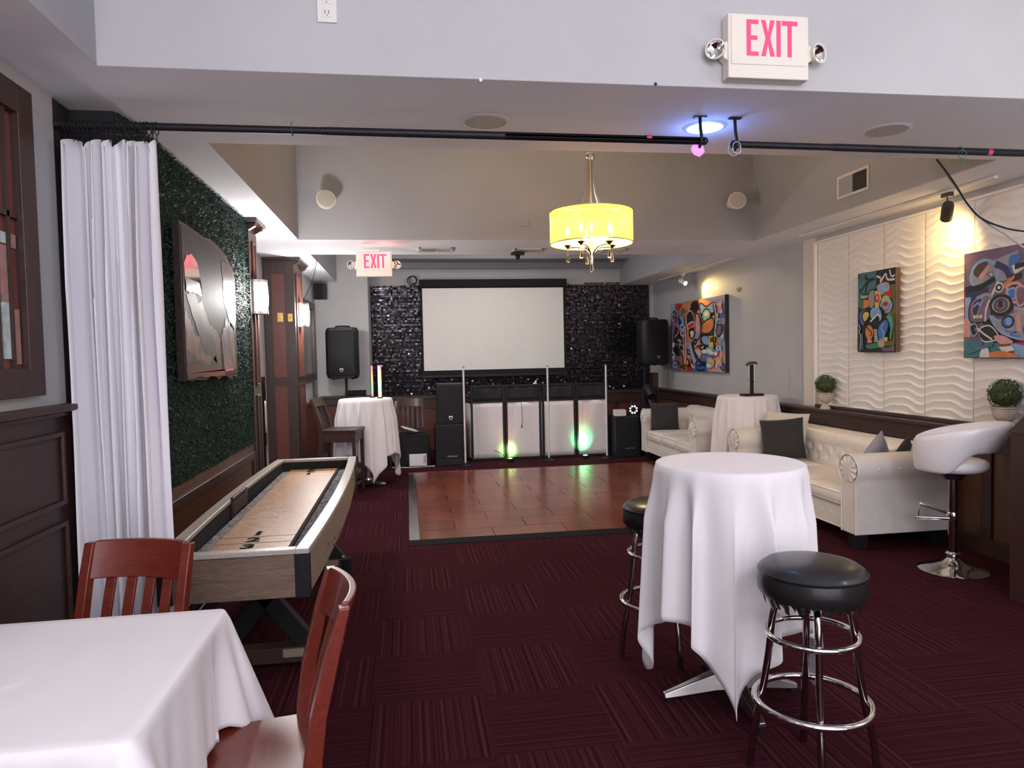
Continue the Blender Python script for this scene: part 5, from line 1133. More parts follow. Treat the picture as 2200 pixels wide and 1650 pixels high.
big += [('B','gy',[(.1,.28),(.14,.14),(.28,.09),(.45,.16),(.42,.28),(.25,.34)],'lb',.03), ('B','br',[(.14,.2),(.2,.13),(.32,.12),(.24,.24)],'k',.01), ('P','p',[(.2,.24),(.32,.14),(.36,.15),(.26,.27)]), ('P','m',[(.3,.22),(.4,.2),(.37,.27)]), ('P','w',[(.34,.225),(.385,.215),(.37,.25)]), ('S','n',[(.42,.14),(.55,.2),(.6,.28)],.07), ('S','k',[(.05,.35),(.25,.33),(.42,.27)],.06), ('S','w',[(.46,.3),(.38,.42),(.32,.47)],.03), ('E','k',(.47,.36,.05,.04),'w',.015), ('E','w',(.47,.36,.02,.016)),
    ('B','b',[(.6,.1),(.72,.09),(.72,.14),(.64,.16),(.64,.22),(.6,.22)]), ('P','k',[(.8,.06),(1,.02),(1,.1),(.84,.12)]), ('P','w',[(.62,.18),(1,.11),(1,.14),(.66,.26)]), ('P','k',[(.66,.17),(.9,.14),(.84,.19),(.66,.22)]), ('P','b',[(.74,.22),(.95,.2),(.9,.23)]), ('P','br',[(.93,.13),(1,.13),(1,.32),(.93,.32)]), ('P','k',[(.62,.26),(.74,.25),(.74,.3),(.58,.34)]), ('P','o',[(.52,.34),(.66,.26),(.66,.29),(.54,.38)]),
    ('B','m',[(.1,.48),(.24,.42),(.4,.46),(.36,.62),(.3,.66),(.1,.65)],'k',.015), ('B','n',[(.14,.47),(.26,.44),(.24,.5),(.18,.6),(.13,.58)],'p',.01), ('S','lb',[(.14,.52),(.2,.48),(.22,.5),(.27,.46)],.02), ('P','w',[(.14,.595),(.26,.595),(.26,.625),(.14,.625)]), ('P','y',[(.165,.597),(.235,.597),(.235,.618),(.165,.618)]), ('S','w',[(.36,.46),(.31,.55),(.3,.66)],.02), ('S','gy',[(.18,.44),(.32,.41),(.42,.46),(.55,.44),(.6,.4)],.035),
    ('B','k',[(.58,.36),(.7,.34),(.78,.42),(.72,.5),(.6,.48)],'p',.03), ('B','b',[(.58,.4),(.66,.38),(.7,.44),(.62,.48)],'lb',.02), ('B','m',[(.7,.37),(.82,.4),(.8,.5),(.72,.54),(.68,.46)],'p',.02), ('S','r',[(.77,.4),(.76,.46),(.72,.51)],.015), ('B','br',[(.84,.38),(.92,.4),(.88,.52),(.8,.52)]), ('S','o',[(.66,.57),(.76,.6),(.86,.56),(.92,.5)],.04), ('S','lb',[(.66,.55),(.78,.57),(.9,.5)],.03),
    ('E','gy',(.5,.52,.13,.085),'k',.035), ('E','m',(.5,.52,.08,.055),'k',.012), ('P','k',[(.47,.48),(.52,.48),(.52,.54),(.47,.54)]), ('B','gy',[(.36,.6),(.5,.66),(.7,.6),(.86,.68),(.94,.76),(.86,.84),(.66,.82),(.46,.74)],'lb',.015), ('E','b',(.59,.675,.07,.05),'k',.02), ('E','lb',(.6,.67,.035,.035)), ('E','n',(.82,.75,.05,.045),'b',.015), ('E','pu',(.82,.76,.025,.02)), ('S','b',[(.56,.73),(.58,.76),(.7,.77),(.62,.79),(.74,.81)],.016), ('P','p',[(.68,.6),(.74,.62),(.76,.78),(.7,.76)]),
    ('B','k',[(.1,.7),(.18,.68),(.2,.76),(.14,.79)],'lb',.015), ('B','k',[(.22,.74),(.36,.7),(.48,.8),(.42,.84),(.28,.84)],'w',.014), ('S','w',[(.2,.72),(.3,.78),(.4,.83)],.02), ('S','m',[(.17,.72),(.22,.78),(.26,.88)],.03), ('B','p',[(.42,.8),(.54,.8),(.66,.86),(.5,.87)]), ('B','w',[(.26,.92),(.34,.9),(.36,1),(.24,1)]), ('P','w',[(.48,.9),(.64,.89),(.68,.93),(.54,.95)]), ('P','o',[(.36,.95),(.5,.93),(.72,.97),(.72,1),(.36,1)]), ('P','g',[(.9,.9),(.95,.9),(.95,.96),(.9,.96)]), ('P','r',[(.93,.62),(1,.58),(1,.66),(.95,.68)]), ('P','t',[(.95,.66),(1,.66),(1,.85),(.95,.85)]), ('S','t',[(.06,.96),(.2,.92),(.4,.88)],.03)]
a0 = atx(2070, 546, 4.02); c0_ = atx(2070, 769, 4.02); b0 = atx(2245, 520, 4.02)
canvas('large abstract painting in mauve, navy and pale blue, cut by the frame edge', 4.07, a0.y, b0.y, c0_.z, a0.z, 'm', big, d=0.045)
# resin and mirror panel on the foliage wall
t = thing('resin_art_panel', 'glossy live-edge art panel with mirror patches hanging on the foliage wall', 'wall art', (-1.19, 4.7, 1.4)); o = (-1.19, 4.7, 1.4)
Xb, Xf = -1.205, -1.165; ya, yb = atx(392, 650, Xf).y, atx(506, 650, Xf).y; za, zb_ = atx(392, 820, Xf).z, atx(377, 468, Xf).z
LIVE = plain('live_edge_brown', (0.035, 0.018, 0.016), 0.5, bump=0.6, bsc=40); RES = plain('smoky_grey_resin', (0.085, 0.078, 0.077), 0.55, var=0.1, bump=0.03, bsc=12, spec=0.1)
SAND = plain('sand_coloured_resin', (0.24, 0.18, 0.15), 0.5, spec=0.2, var=0.2, nsc=9); SLATE = plain('slate_grey_resin', (0.12, 0.125, 0.13), 0.5, spec=0.2, var=0.2, nsc=9); DRK = plain('dark_resin', (0.02, 0.019, 0.021), 0.25)
rnd = random.Random(3); E_ = []
H_ = zb_-za; Wd = yb-ya
def jag(pts, a, k=6):
    out = []
    for (u, v), (u2, v2) in zip(pts, pts[1:]+pts[:1]):
        for i in range(k): s = i/k; out.append((u+(u2-u)*s+rnd.uniform(-a, a), v+(v2-v)*s+rnd.uniform(-a, a)))
    return out
out_ = [(0.0, 0.0), (0.0, 1.0)]+[(0.02+0.96*i/12, 1.0+rnd.uniform(-.015, .02)) for i in range(13)]+[(1.0+rnd.uniform(-.015, .015), 1-i/9) for i in range(1, 8)]+[(0.96, 0.14), (0.8, 0.055), (0.7, 0.03)]+[(0.6-0.55*i/6, 0.01+rnd.uniform(-.01, .01)) for i in range(6)]
YZ = lambda q: [(ya+u*Wd, zb_-v*H_) for u, v in q]
MB(o).prism(YZ(out_), 'x', Xb, Xf-0.002).build('live_edge_slab', LIVE, t, smooth=20)
def patch(name, q, mt, lay, a=0.012, k=5, th=0.001):
    q2 = jag(q, a, k) if a else q; q2 = [(min(max(u, 0.01), 0.99), min(max(v, 0.012), 0.99)) for u, v in q2]; MB(o).prism(YZ(q2), 'x', Xf-0.002, Xf+0.0006*lay).build(name, mt, t, smooth=0)
patch('resin_field', [(0.02,0.02),(0.02,0.98),(0.98,0.98),(0.98,0.16),(0.7,0.05)], RES, 1, 0.006)
patch('sand_patch', [(.03,.55),(.10,.62),(.2,.72),(.3,.66),(.24,.5),(.3,.46),(.42,.62),(.55,.66),(.62,.72),(.62,.95),(.03,.93)], SAND, 2, 0.01)
patch('slate_patch', [(.05,.44),(.2,.42),(.3,.62),(.5,.72),(.58,.9),(.3,.8),(.2,.66)], SLATE, 3, 0.012); patch('slate_patch', [(.04,.8),(.2,.86),(.4,.9),(.5,.84),(.6,.94),(.04,.95)], SLATE, 3, 0.012)
patch('dark_band', [(.02,.90),(.2,.88),(.35,.94),(.5,.9),(.7,.95),(.7,.985),(.02,.985)], DRK, 4, 0.014, 7)
patch('mirror_patch', [(.05,.40),(.04,.26),(.08,.20),(.16,.18),(.24,.21),(.28,.30),(.32,.42)], plain('tinted_mirror', (0.42, 0.39, 0.39), 0.06, 1, var=0.05), 4, 0.004, 4); patch('dark_band', [(.05,.34),(.27,.35),(.30,.43),(.06,.43)], DRK, 5, 0.006)
patch('mirror_patch', [(.70,.14),(.80,.10),(.92,.16),(.97,.4),(.97,.66),(.84,.6),(.74,.45)], plain('rippled_brown_mirror', (0.16, 0.125, 0.115), 0.3, 0.4, var=0.35, nsc=10, bump=0.35, bsc=14), 4, 0.012); patch('sand_patch', [(.80,.62),(.9,.66),(.96,.9),(.9,.95),(.84,.8)], SAND, 5, 0.012)
patch('rippled_patch', [(.64,.7),(.76,.56),(.9,.6),(.97,.72),(.97,.95),(.68,.96)], plain('rippled_umber_resin', (0.10, 0.065, 0.058), 0.3, 0.2, var=0.4, nsc=14, bump=0.7, bsc=18, coat=0.6), 4, 0.012)
# ------------------------------------------------------------------ topiaries and the hook game
TERRA = plain('weathered_urn_cream', (0.50, 0.42, 0.35), 0.7, var=0.15, nsc=25, bump=0.2); LEAFG = plain('topiary_leaf_green', (0.045, 0.075, 0.018), 0.5, var=0.4, nsc=40)
def topiary(loc, label, s=1.0):
    t = thing('potted_topiary', label, 'plant', loc, group='potted topiary balls on the ledge'); t.scale = (s, s, s)
    m = MB(); m.lathe([(0.05, 0.0), (0.05, 0.008), (0.032, 0.035), (0.022, 0.05), (0.034, 0.062), (0.058, 0.085), (0.068, 0.11), (0.072, 0.145), (0.080, 0.15), (0.080, 0.157), (0.07, 0.157), (0.06, 0.145)], n=60, rib=lambda k, z: (-0.05 if (k % 3 == 0 and 0.062 < z < 0.15) else 0)); m.build('urn', TERRA, t, smooth=25)
    m = MB(); rnd = random.Random(9); c_ = Vector((0, 0, 0.235)); R_ = 0.095; m.ball(c_, (R_*0.86, R_*0.86, R_*0.80), 16, 10)
    for k in range(520):
        z = rnd.uniform(-0.85, 1); a = k*2.39996; q = sqrt(max(0, 1-z*z)); n_ = Vector((q*cos(a), q*sin(a), z)); p = c_+n_*R_*rnd.uniform(0.82, 0.98); v = Vector((-sin(a), cos(a), 0)); w_ = n_.cross(v); L_ = rnd.uniform(0.014, 0.02)
        tip = p+w_*L_*(-1 if w_.z < 0 else 1)+n_*rnd.uniform(0.004, 0.012); sd_ = v*0.007; md = p.lerp(tip, 0.5)+n_*0.003
        m.add([p, md+sd_, tip, md-sd_], [(0,1,2,3)])
    m.build('leaf_ball', LEAFG, t, smooth=0, fix=False); return t
pA = atx(1774, 880, 4.01); pB = atx(2182, 945, 4.01)
topiary((4.005, pA.y, 0.90), 'potted green topiary ball at the far end of the wave panels'); topiary((4.0, 4.24, 0.90), 'potted green topiary ball near the frame edge by the brown lectern', 1.08)
gp = Vector((3.60, 7.02, Z3+0.003)); t = thing('hook_game_stand', 'small black tower game stand on the cloth-covered table between the sofas', 'tabletop game', gp); 
MB().box(-0.11, 0.11, -0.06, 0.06, 0, 0.022).build('base', PLASTB, t, bevel=0.003); MB().box(-0.016, 0.016, -0.014, 0.014, 0.022, 0.33).build('post', BLACK, t, bevel=0.002)
m = MB(); m.prism([(-0.058, 0.325), (-0.052, 0.345), (-0.03, 0.36), (0.04, 0.36), (0.056, 0.345), (0.056, 0.33), (0.04, 0.335), (-0.03, 0.335), (-0.05, 0.315)], 'y', -0.02, 0.02); m.build('cross_arm', DWOOD, t)
m = MB()
for x, z in ((-0.03, 0.14), (0.032, 0.11)): m.tube([(x, 0, 0.335), (x, 0, z)], 0.0015, 5); m.box(x-0.012, x+0.012, -0.01, 0.01, z+0.03, z+0.036)
m.tube([(-0.03+0.018*cos(a), 0.0, 0.07+0.018*sin(a)) for a in [2*pi*i/20 for i in range(20)]], 0.0012, 5, closed=True); m.tube([(-0.03, 0, 0.14), (-0.03, 0, 0.088)], 0.0012, 5); m.build('ring_cord', CHROMED, t)
# wall hole
p = atx(1587, 622, 4.1); m = MB((4.097, p.y, p.z)); m.prism([(p.y+0.05*cos(a)*(1+0.2*sin(3*a)), p.z+0.028*sin(a)) for a in [2*pi*i/18 for i in range(18)]], 'x', 4.094, 4.0995); o = m.build('wall_patch', BLACK, smooth=0); tag(o, 'small irregular black hole in the grey wall beyond the widest painting', 'wall hole')
# ================================================================== STAGE GEAR
LOGO = plain('silver_badge', (0.62, 0.60, 0.62), 0.3, 0.6)
def shield(m, x, y, z, s):
    q = [(-.5,.42),(-.3,.5),(.3,.5),(.5,.42),(.46,.05),(.3,-.25),(0,-.5),(-.3,-.25),(-.46,.05)]
    m.prism([(x+a*s, z+b*s) for a, b in q], 'y', y-0.002, y)
def shield_in(m, x, y, z, s):
    q = [(-.34,.2),(.34,.2),(.3,-.02),(.16,-.2),(0,-.34),(-.16,-.2),(-.3,-.02)]; m.prism([(x+a*s, z+b*s) for a, b in q], 'y', y-0.003, y-0.0018)
def pa_speaker(label, loc, w, h, d, rz, grp='loudspeakers on tripod stands'):
    t = thing('pa_speaker', label, 'loudspeaker', loc, rz, grp)
    m = MB(); c_ = 0.05
    pl = [(-w/2, -d*0.28), (-w/2+0.03, -d/2+0.02), (-w/2+0.06, -d/2), (w/2-0.06, -d/2), (w/2-0.03, -d/2+0.02), (w/2, -d*0.28), (w/2-0.09, d/2-0.02), (w/2-0.13, d/2), (-w/2+0.13, d/2), (-w/2+0.09, d/2-0.02)]
    rings = []
    for z, s in ((0.0, 0.86), (0.02, 0.94), (0.06, 1.0), (h-0.06, 1.0), (h-0.02, 0.94), (h, 0.86)): rings.append([Vector((x*s, y*(0.93+0.07*s) if s < 1 else y, z)) for x, y in pl])
    m.ring(rings); m.build('cabinet', PLASTB, t, bevel=0.012)
    gw, gh = w*0.80, h*0.90; r = 0.05; m = MB(); q = []
    for cx_, cz_, a0 in ((gw/2-r, h/2+gh/2-r, 0), (-gw/2+r, h/2+gh/2-r, 90), (-gw/2+r, h/2-gh/2+r, 180), (gw/2-r, h/2-gh/2+r, 270)):
        for i in range(7): a = radians(a0+15*i); q.append((cx_+r*cos(a), cz_+r*sin(a)))
    m.ring([[Vector((x*s, -d/2-yy, h/2+(z-h/2)*s)) for x, z in q] for s, yy in ((1.0, -0.005), (1.0, 0.008), (0.96, 0.017))]); m.build('grille', GRILL, t, smooth=50)
    m = MB(); shield(m, 0, -d/2-0.019, 0.115, 0.052); b = m.build('shield_badge', LOGO, t); m = MB(); shield_in(m, 0, -d/2-0.0195, 0.115, 0.052); m.build('badge_centre', PLASTB, b)
    m = MB(); m.tube(smoothpath([(-0.09, -0.05, h-0.004), (-0.08, -0.05, h+0.018), (0.08, -0.05, h+0.018), (0.09, -0.05, h-0.004)], 5), 0.011, 8); m.build('top_handle', PLASTB, t)
    m = MB()
    for x in (-w/2+0.10, w/2-0.10): m.lathe([(0.018, -0.015), (0.02, 0.004)], (x, -d/2+0.08, 0), 14); m.lathe([(0.018, -0.015), (0.02, 0.004)], (x, d/2-0.08, 0), 14)
    m.build('rubber_foot', BLACK, t); return t
def stand(label, loc, zt):
    t = thing('speaker_stand', label, 'speaker stand', loc, random.uniform(0.3, 0.5), 'tripod speaker stands')
    MB().lathe([(0.018, 0.35), (0.018, zt)], n=16).build('pole', BLACK, t); m = MB(); m.lathe([(0.024, 0.28), (0.024, 0.85), (0.030, 0.86), (0.030, 0.90), (0.022, 0.91)], n=16); m.box(0.02, 0.06, -0.008, 0.008, 0.865, 0.885); m.build('collar', PLASTB, t)
    for k in range(3):
        a = 2*pi*k/3; u = Vector((cos(a), sin(a), 0)); m = MB(); m.bar(u*0.03+Vector((0,0,0.75)), u*0.30+Vector((0,0,0.03)), 0.02, 0.026); m.bar(u*0.03+Vector((0,0,0.32)), u*0.165+Vector((0,0,0.42)), 0.015, 0.02); l = m.build('leg', BLACK, t); MB().ball(u*0.305+Vector((0,0,0.02)), 0.02, 10, 6).build('rubber_foot', BLACK, l)
    return t
sp = (aty(739, 760, 10.1)); zb_ = aty(739, 815, 9.95).z
stand('black tripod stand under the loudspeaker beside the grey back wall', (sp.x+0.02, 10.1, 0), zb_+0.005)
pa_speaker('black loudspeaker on a stand before the plain grey back wall', (sp.x, 10.1, zb_+0.012), 0.46, 0.70, 0.38, radians(-6))
sp = aty(1406, 735, 10.55); zb_ = aty(1406, 786, 10.4).z
stand('black tripod stand behind the farther sofa', (3.64, 10.55, 0), zb_+0.005)
pa_speaker('black loudspeaker on a stand behind the farther sofa next to the widest painting', (sp.x-0.06, 10.55, zb_+0.012), 0.48, 0.70, 0.38, radians(14))
def boxspk(name, label, x0, x1, y0, d, z0, z1, cat, text=None, badge=False, grp=None):
    t = thing(name, label, cat, ((x0+x1)/2, y0+d/2, z0), group=grp); o = ((x0+x1)/2, y0+d/2, z0); xc_ = (x0+x1)/2
    MB(o).box(x0, x1, y0, y0+d, z0, z1).build('cabinet', PLASTB, t, bevel=0.008)
    MB(o).box(x0+0.015, x1-0.015, y0-0.012, y0-0.0005, z0+0.02 if not text else z0+0.10, z1-0.02).build('grille', GRILL, t, bevel=0.004)
    if badge: m = MB(o); shield(m, xc_, y0-0.012, z0+0.085, 0.055); b = m.build('shield_badge', LOGO, t); m = MB(o); shield_in(m, xc_, y0-0.0125, z0+0.085, 0.055); m.build('badge_centre', PLASTB, b)
    if text:
        vs, fs = textmesh(text, 0.026, 0.0006); m = MB(o); m.T = Matrix.Translation((xc_+0.02, y0-0.0135, z0+0.125)) @ Matrix.Rotation(pi/2, 4, 'X'); m.add(vs, fs); m.build('name_lettering', LOGO, t, smooth=0)
    m = MB(o)
    for x in (x0+0.03, x1-0.03):
        for z in (z0+0.02, z1-0.02):
            pass
    return t
A0 = aty(937, 990, 9.58); A1 = aty(997, 900, 9.58)
boxspk('subwoofer', 'black subwoofer cabinet on the floor with a smaller speaker stacked on it', A0.x, aty(1000, 950, 9.58).x, 9.58, 0.42, 0, 0.56, 'subwoofer', 'ROCKVILLE', grp='subwoofers beside the booth screens')
boxspk('pa_speaker', 'black box speaker with a silver shield badge stacked on the subwoofer', aty(939, 860, 9.58).x, aty(996, 860, 9.58).x, 9.60, 0.36, 0.562, 1.11, 'loudspeaker', badge=True)
A0 = aty(1322, 900, 9.64); A1 = aty(1376, 900, 9.64)
boxspk('subwoofer', 'black subwoofer cabinet on the floor beside the far arm of the farther sofa', A0.x, A1.x, 9.64, 0.42, 0, 0.58, 'subwoofer', 'ROCKVILLE', grp='subwoofers beside the booth screens')
# things on the second subwoofer
p = aty(1333, 889, 9.68); o = MB((p.x, 9.76, 0.582)).box(aty(1323,889,9.68).x, aty(1346,889,9.68).x, 9.69, 9.82, 0.582, 0.67).build('small_box', PLW, bevel=0.004); tag(o, 'small white box sitting on the subwoofer next to the farther sofa', 'box')
pc = aty(1361, 891, 9.72); t = thing('led_par_light', 'round black stage light with a ring of eight white lenses on the subwoofer', 'stage light', (pc.x, 9.74, 0.582)); zc_ = 0.085
m = MB(); m.lathe([(0.0, 0.05), (0.05, 0.05), (0.075, 0.0), (0.078, -0.03), (0.07, -0.03), (0.07, -0.02), (0.0, -0.02)], (0, 0, zc_), 28, ax='y'); m.build('housing', BLACK, t); LW = glow('white_led_lens', (1, 0.95, 0.9), 1.6)
for k in range(8): a = 2*pi*k/8+0.39; MB().ball((0.05*cos(a), -0.024, zc_+0.05*sin(a)), (0.013, 0.006, 0.013), 10, 6).build('lens', LW, t)
m = MB(); m.tube([(-0.03, 0, zc_+0.07), (-0.03, 0, zc_+0.11), (0.0, 0, zc_+0.13), (0.035, 0, zc_+0.11), (0.035, 0, zc_+0.07)], 0.005, 6); m.build('bracket', CHROMED, t)
# ---- booth screens
GAUZE = plain('black_gauze', (0.012, 0.012, 0.013), 0.8, bump=0.2)
def booth(label, px0, pxm, px1, zb1, Yb, group, side=None):
    xa, xm_, xb = aty(px0, 990, Yb).x, aty(pxm, 985, Yb).x, aty(px1, 980, Yb).x; t = thing('booth_facade', label, 'facade screen', ((xa+xb)/2, Yb, 0), group=group); o = ((xa+xb)/2, Yb, 0); r = 0.014; zt_ = 1.05; zs = 0.83
    m = MB(o)
    for x in (xa, xm_-0.02, xm_+0.02, xb): m.box(x-r, x+r, Yb-r, Yb+r, 0, zt_)
    for z in (0.02, zs, zt_): m.box(xa, xb, Yb-r+0.001, Yb+r-0.001, z-0.012, z+0.012)
    m.build('frame', BLACK, t, bevel=0.002)
    for x0_, x1_ in ((xa+r, xm_-0.02-r), (xm_+0.02+r, xb-r)):
        sd = random.uniform(0, 9)
        def cl(u, v, x0_=x0_, x1_=x1_, sd=sd): return (x0_+(x1_-x0_)*u, Yb-0.006+0.006*sin(u*9+sd)*sin(v*2+sd)+0.004*exp(-((u-0.12-0.1*v)/0.03)**2), 0.035+(zs-0.05)*v)
        m = MB(o); m.grid(cl, 40, 12); m.build('white_scrim', SCRIM, t, smooth=80, solid=0.0015)
        def cg(u, v, x0_=x0_, x1_=x1_, sd=sd): return (x0_+(x1_-x0_)*u, Yb-0.004+0.004*sin(u*14+sd), zs+0.012+(zt_-zs-0.024)*v)
        m = MB(o); m.grid(cg, 24, 4); m.build('black_gauze', GAUZE, t, smooth=80, solid=0.0015)
    if side is not None:
        m = MB(o); xs = xa-0.07
        for (x, y) in ((xs, Yb+0.35),): m.box(x-r, x+r, y-r, y+r, 0, zt_)
        for z in (0.02, zs, zt_): m.bar((xa, Yb, z), (xs, Yb+0.35, z), 0.02, 0.02)
        m.build('side_frame', BLACK, t)
        m = MB(o); m.add([(xa-0.01, Yb+0.02, 0.04), (xs, Yb+0.33, 0.04), (xs, Yb+0.33, zs-0.02), (xa-0.01, Yb+0.02, zs-0.02)], [(0,1,2,3)]); m.build('side_scrim', SCRIM, t, solid=0.002)
    return xa, xm_, xb
booth('folding booth facade with two white scrims, next to the stacked speakers', 1016, 1087, 1162, 0, 9.88, 'folding white facades before the sequin wall', 1)
booth('folding booth facade with two white scrims, one glowing green from a floor light', 1169, 1239, 1306, 0, 9.88, 'folding white facades before the sequin wall', 1)
# coloured floor lights in front of the scrims
def uplight(px, py, label, cols):
    p = atz(px, py, 0.0); p.y = 9.66; t = thing('floor_uplight', label, 'stage light', p, group='small coloured floor lights'); MB().lathe([(0.0, 0.0), (0.035, 0.0), (0.045, 0.02), (0.045, 0.045), (0.03, 0.05), (0.0, 0.05)], n=24).build('housing', BLACK, t)
    MB().lathe([(0.0, 0.052), (0.028, 0.052)], n=20).build('lens', glow('lens_'+label[:6].strip(), cols[0][1], 6), t)
    for aim, c_, e_, an in cols: lamp('SPOT', p+Vector((0, 0, 0.10)), e_, c_, 0.015, p+Vector(aim), spot_size=radians(an), spot_blend=0.85)
px_ = aty(1265, 955, 9.86)
uplight(1266, 990, 'tiny floor light throwing a green and white glow on the last scrim', [((0, 0.22, 0.13+0.10), (0.10, 1.0, 0.30), 9, 75), ((0.0, 0.22, 0.24), (1.0, 1.0, 0.95), 7, 42), ((0, 0.20, 0.52), (1.0, 0.30, 0.12), 3.2, 44)])
uplight(1096, 992, 'tiny floor light throwing a yellow green glow between two scrims', [((0.0, 0.22, 0.13), (0.35, 1.0, 0.15), 3.6, 75), ((0.02, 0.22, 0.16), (1.0, 0.95, 0.5), 3.4, 42), ((-0.02, 0.22, 0.32), (1.0, 0.40, 0.15), 0.8, 60)])
# pale floor-standing tubes
TUBE = plain('frosted_white_tube', (0.70, 0.66, 0.70), 0.35)
for px, py, pt, lb in ((998, 1002, 787, 'slim white tube on a round black base before the stacked speakers'), (1178, 990, 785, 'slim white tube on a round black base between the two booth facades'), (1303, 986, 783, 'slim white tube on a round black base beside the green glowing scrim')):
    p = atz(px, py, 0); p.y = min(p.y, 9.5 if px < 1100 else 9.6); q = aty(px, 900, p.y); zt_ = aty(px-2, pt, p.y).z; t = thing('standing_light_tube', lb, 'light tube', (q.x+0.0, p.y, 0), group='slim white tubes standing before the booth')
    MB().lathe([(0.0, 0), (0.085, 0), (0.085, 0.012), (0.03, 0.03), (0.018, 0.05), (0.0, 0.05)], n=28).build('base', BLACK, t); MB().lathe([(0.0, 0.05), (0.013, 0.05), (0.013, zt_-0.02), (0.0, zt_-0.02)], n=14).build('tube', TUBE, t); MB().lathe([(0.0, zt_-0.02), (0.014, zt_-0.02), (0.014, zt_), (0.0, zt_)], n=14).build('end_cap', ALU, t)
# glowing tube on the far left table, plus a dim copy as its reflection
def stick(x, y, z0, h, k, label, r=0.019):
    s = N('rainbow_led_%d' % int(k*10)); tc = s.n('TexCoord'); sp_ = s.n('SeparateXYZ'); s.l(tc.outputs['Generated'], sp_.inputs[0]); c_ = s.ramp(sp_.outputs[2], [(0.0, (1.0, 0.12, 0.05)), (0.12, (1.0, 0.25, 0.1)), (0.18, (0.02, 1.0, 0.25)), (0.36, (0.1, 1.0, 0.25)), (0.5, (0.85, 0.75, 0.05)), (0.72, (1.0, 0.35, 0.05)), (0.9, (1.0, 0.03, 0.06)), (1.0, (1.0, 0.02, 0.08))]); s.set(color=(0.3, 0.3, 0.3), emit=c_, estr=k)
    t = thing('led_tube', label, 'led tube', (x, y, z0), group='glowing led tubes'); m = MB(); m.lathe([(0.0, 0.015), (r, 0.015), (r, h-0.015), (0.0, h-0.015)], n=16); m.build('lit_tube', s.m, t)
    MB().lathe([(0.0, 0), (0.035, 0), (0.035, 0.008), (0.015, 0.015), (0, 0.015)], n=20).build('base', BLACK, t); MB().lathe([(0, h-0.015), (0.014, h-0.015), (0.014, h), (0, h)], n=14).build('end_cap', BLACK, t)
    for zz, c_ in ((0.9, (1, .05, .08)), (0.3, (.05, 1, .25))): lamp('POINT', (x, y-0.03, z0+h*zz), 0.5*k/6, c_, 0.02)
lx = aty(815, 800, 8.45).x; zt_ = aty(815, 783, 8.45).z; stick(lx, 8.45, Z2+0.002, zt_-Z2, 5.0, 'bright led tube glowing red, yellow and green on the far cloth-covered table')
lx2 = aty(799, 800, 8.62).x; stick(lx2, 8.62, Z2+0.002, aty(799, 783, 8.62).z-Z2, 0.45, 'dim slim glowing copy imitating the reflection of the bright led tube beside it', 0.011)  # reflection of the bright tube, put in as a second glowing tube
# small wall speaker and its cable
pw = aty(688, 625, 10.3); t = thing('small_wall_speaker', 'small black satellite speaker high in the corner beyond the sconces', 'wall speaker', pw)
m = MB(); m.T = Matrix.Rotation(radians(-15), 4, 'Z'); m.box(-0.075, 0.075, -0.07, 0.07, -0.12, 0.10); m.build('cabinet', PLASTB, t, bevel=0.008); m = MB(); m.T = Matrix.Rotation(radians(-15), 4, 'Z'); m.box(-0.065, 0.065, -0.078, -0.0705, -0.11, 0.09); m.build('grille', GRILL, t); m = MB(); m.tube([(0, 0.05, 0.10), (0, 0.1, 0.14), (-0.02, 0.29, 0.14)], 0.01, 8); m.box(-0.05, 0.02, 0.285, 0.299, 0.1, 0.18); m.build('bracket', ALU, t)
def cable(pts, r, mt, label, name='cable'):
    p = smoothpath(pts, 8); m = MB(p[0]); m.tube(p, r, 7); o = m.build(name, mt); return tag(o, label, 'cable')
cable([atz(683, 549, 2.595), aty(672, 600, 9.2), aty(655, 640, 9.2)], 0.004, BLACK, 'thin black wire slanting down from the far raised tray to the sconce')
q = [Vector((-1.235, 9.6, 1.2)), Vector((-1.23, 9.6, 1.0)), Vector((-1.2, 9.62, 0.955)), Vector((-1.19, 9.66, 0.7)), Vector((-1.2, 9.7, 0.1))]; cable(q, 0.006, BLACK, 'black cable dropping down the wall beyond the farther pilaster')
WHC = plain('grey_cable_sheath', (0.45, 0.42, 0.42), 0.5)
yc_ = 3.95
ct = Vector((TX-0.02, yc_, ZS+0.2)); 
def pth(l, y): return [aty(a, b, y) for a, b in l]
cable(pth([(2012, 342), (2034, 370), (2056, 402), (2080, 440), (2110, 470), (2160, 490), (2200, 497), (2235, 500)], 3.84), 0.005, BLACK, 'black cable swinging from the raised tray edge across the upper corner')
cable(pth([(2013, 344), (2036, 378), (2060, 410), (2085, 445), (2120, 478), (2170, 510), (2200, 532), (2235, 550)], 3.86), 0.006, WHC, 'pale grey cable hanging with the black one across the upper corner')
# moving head light behind the farther sofa
p = aty(1396, 850, 9.95); t = thing('moving_head_light', 'black moving head stage light behind the far arm of the farther sofa', 'stage light', (p.x, 9.95, 0.0)); MB().box(-0.15, 0.15, -0.12, 0.12, 0.55, 0.68).build('base', PLASTB, t, bevel=0.01)
m = MB(); 
for s in (-1, 1): m.box(s*0.11-0.02, s*0.11+0.02, -0.04, 0.04, 0.68, 0.93)
m.build('yoke', PLASTB, t, bevel=0.008); m = MB(); m.T = Matrix.Translation((0, 0, 0.90)) @ Matrix.Rotation(radians(35), 4, 'X'); m.lathe([(0, -0.12), (0.06, -0.12), (0.085, -0.05), (0.085, 0.09), (0.07, 0.11), (0, 0.11)], n=24, ax='y'); m.build('head', PLASTB, t)
MB().box(-0.14, 0.14, -0.11, 0.11, 0, 0.549).build('plinth', BLACKM, t)
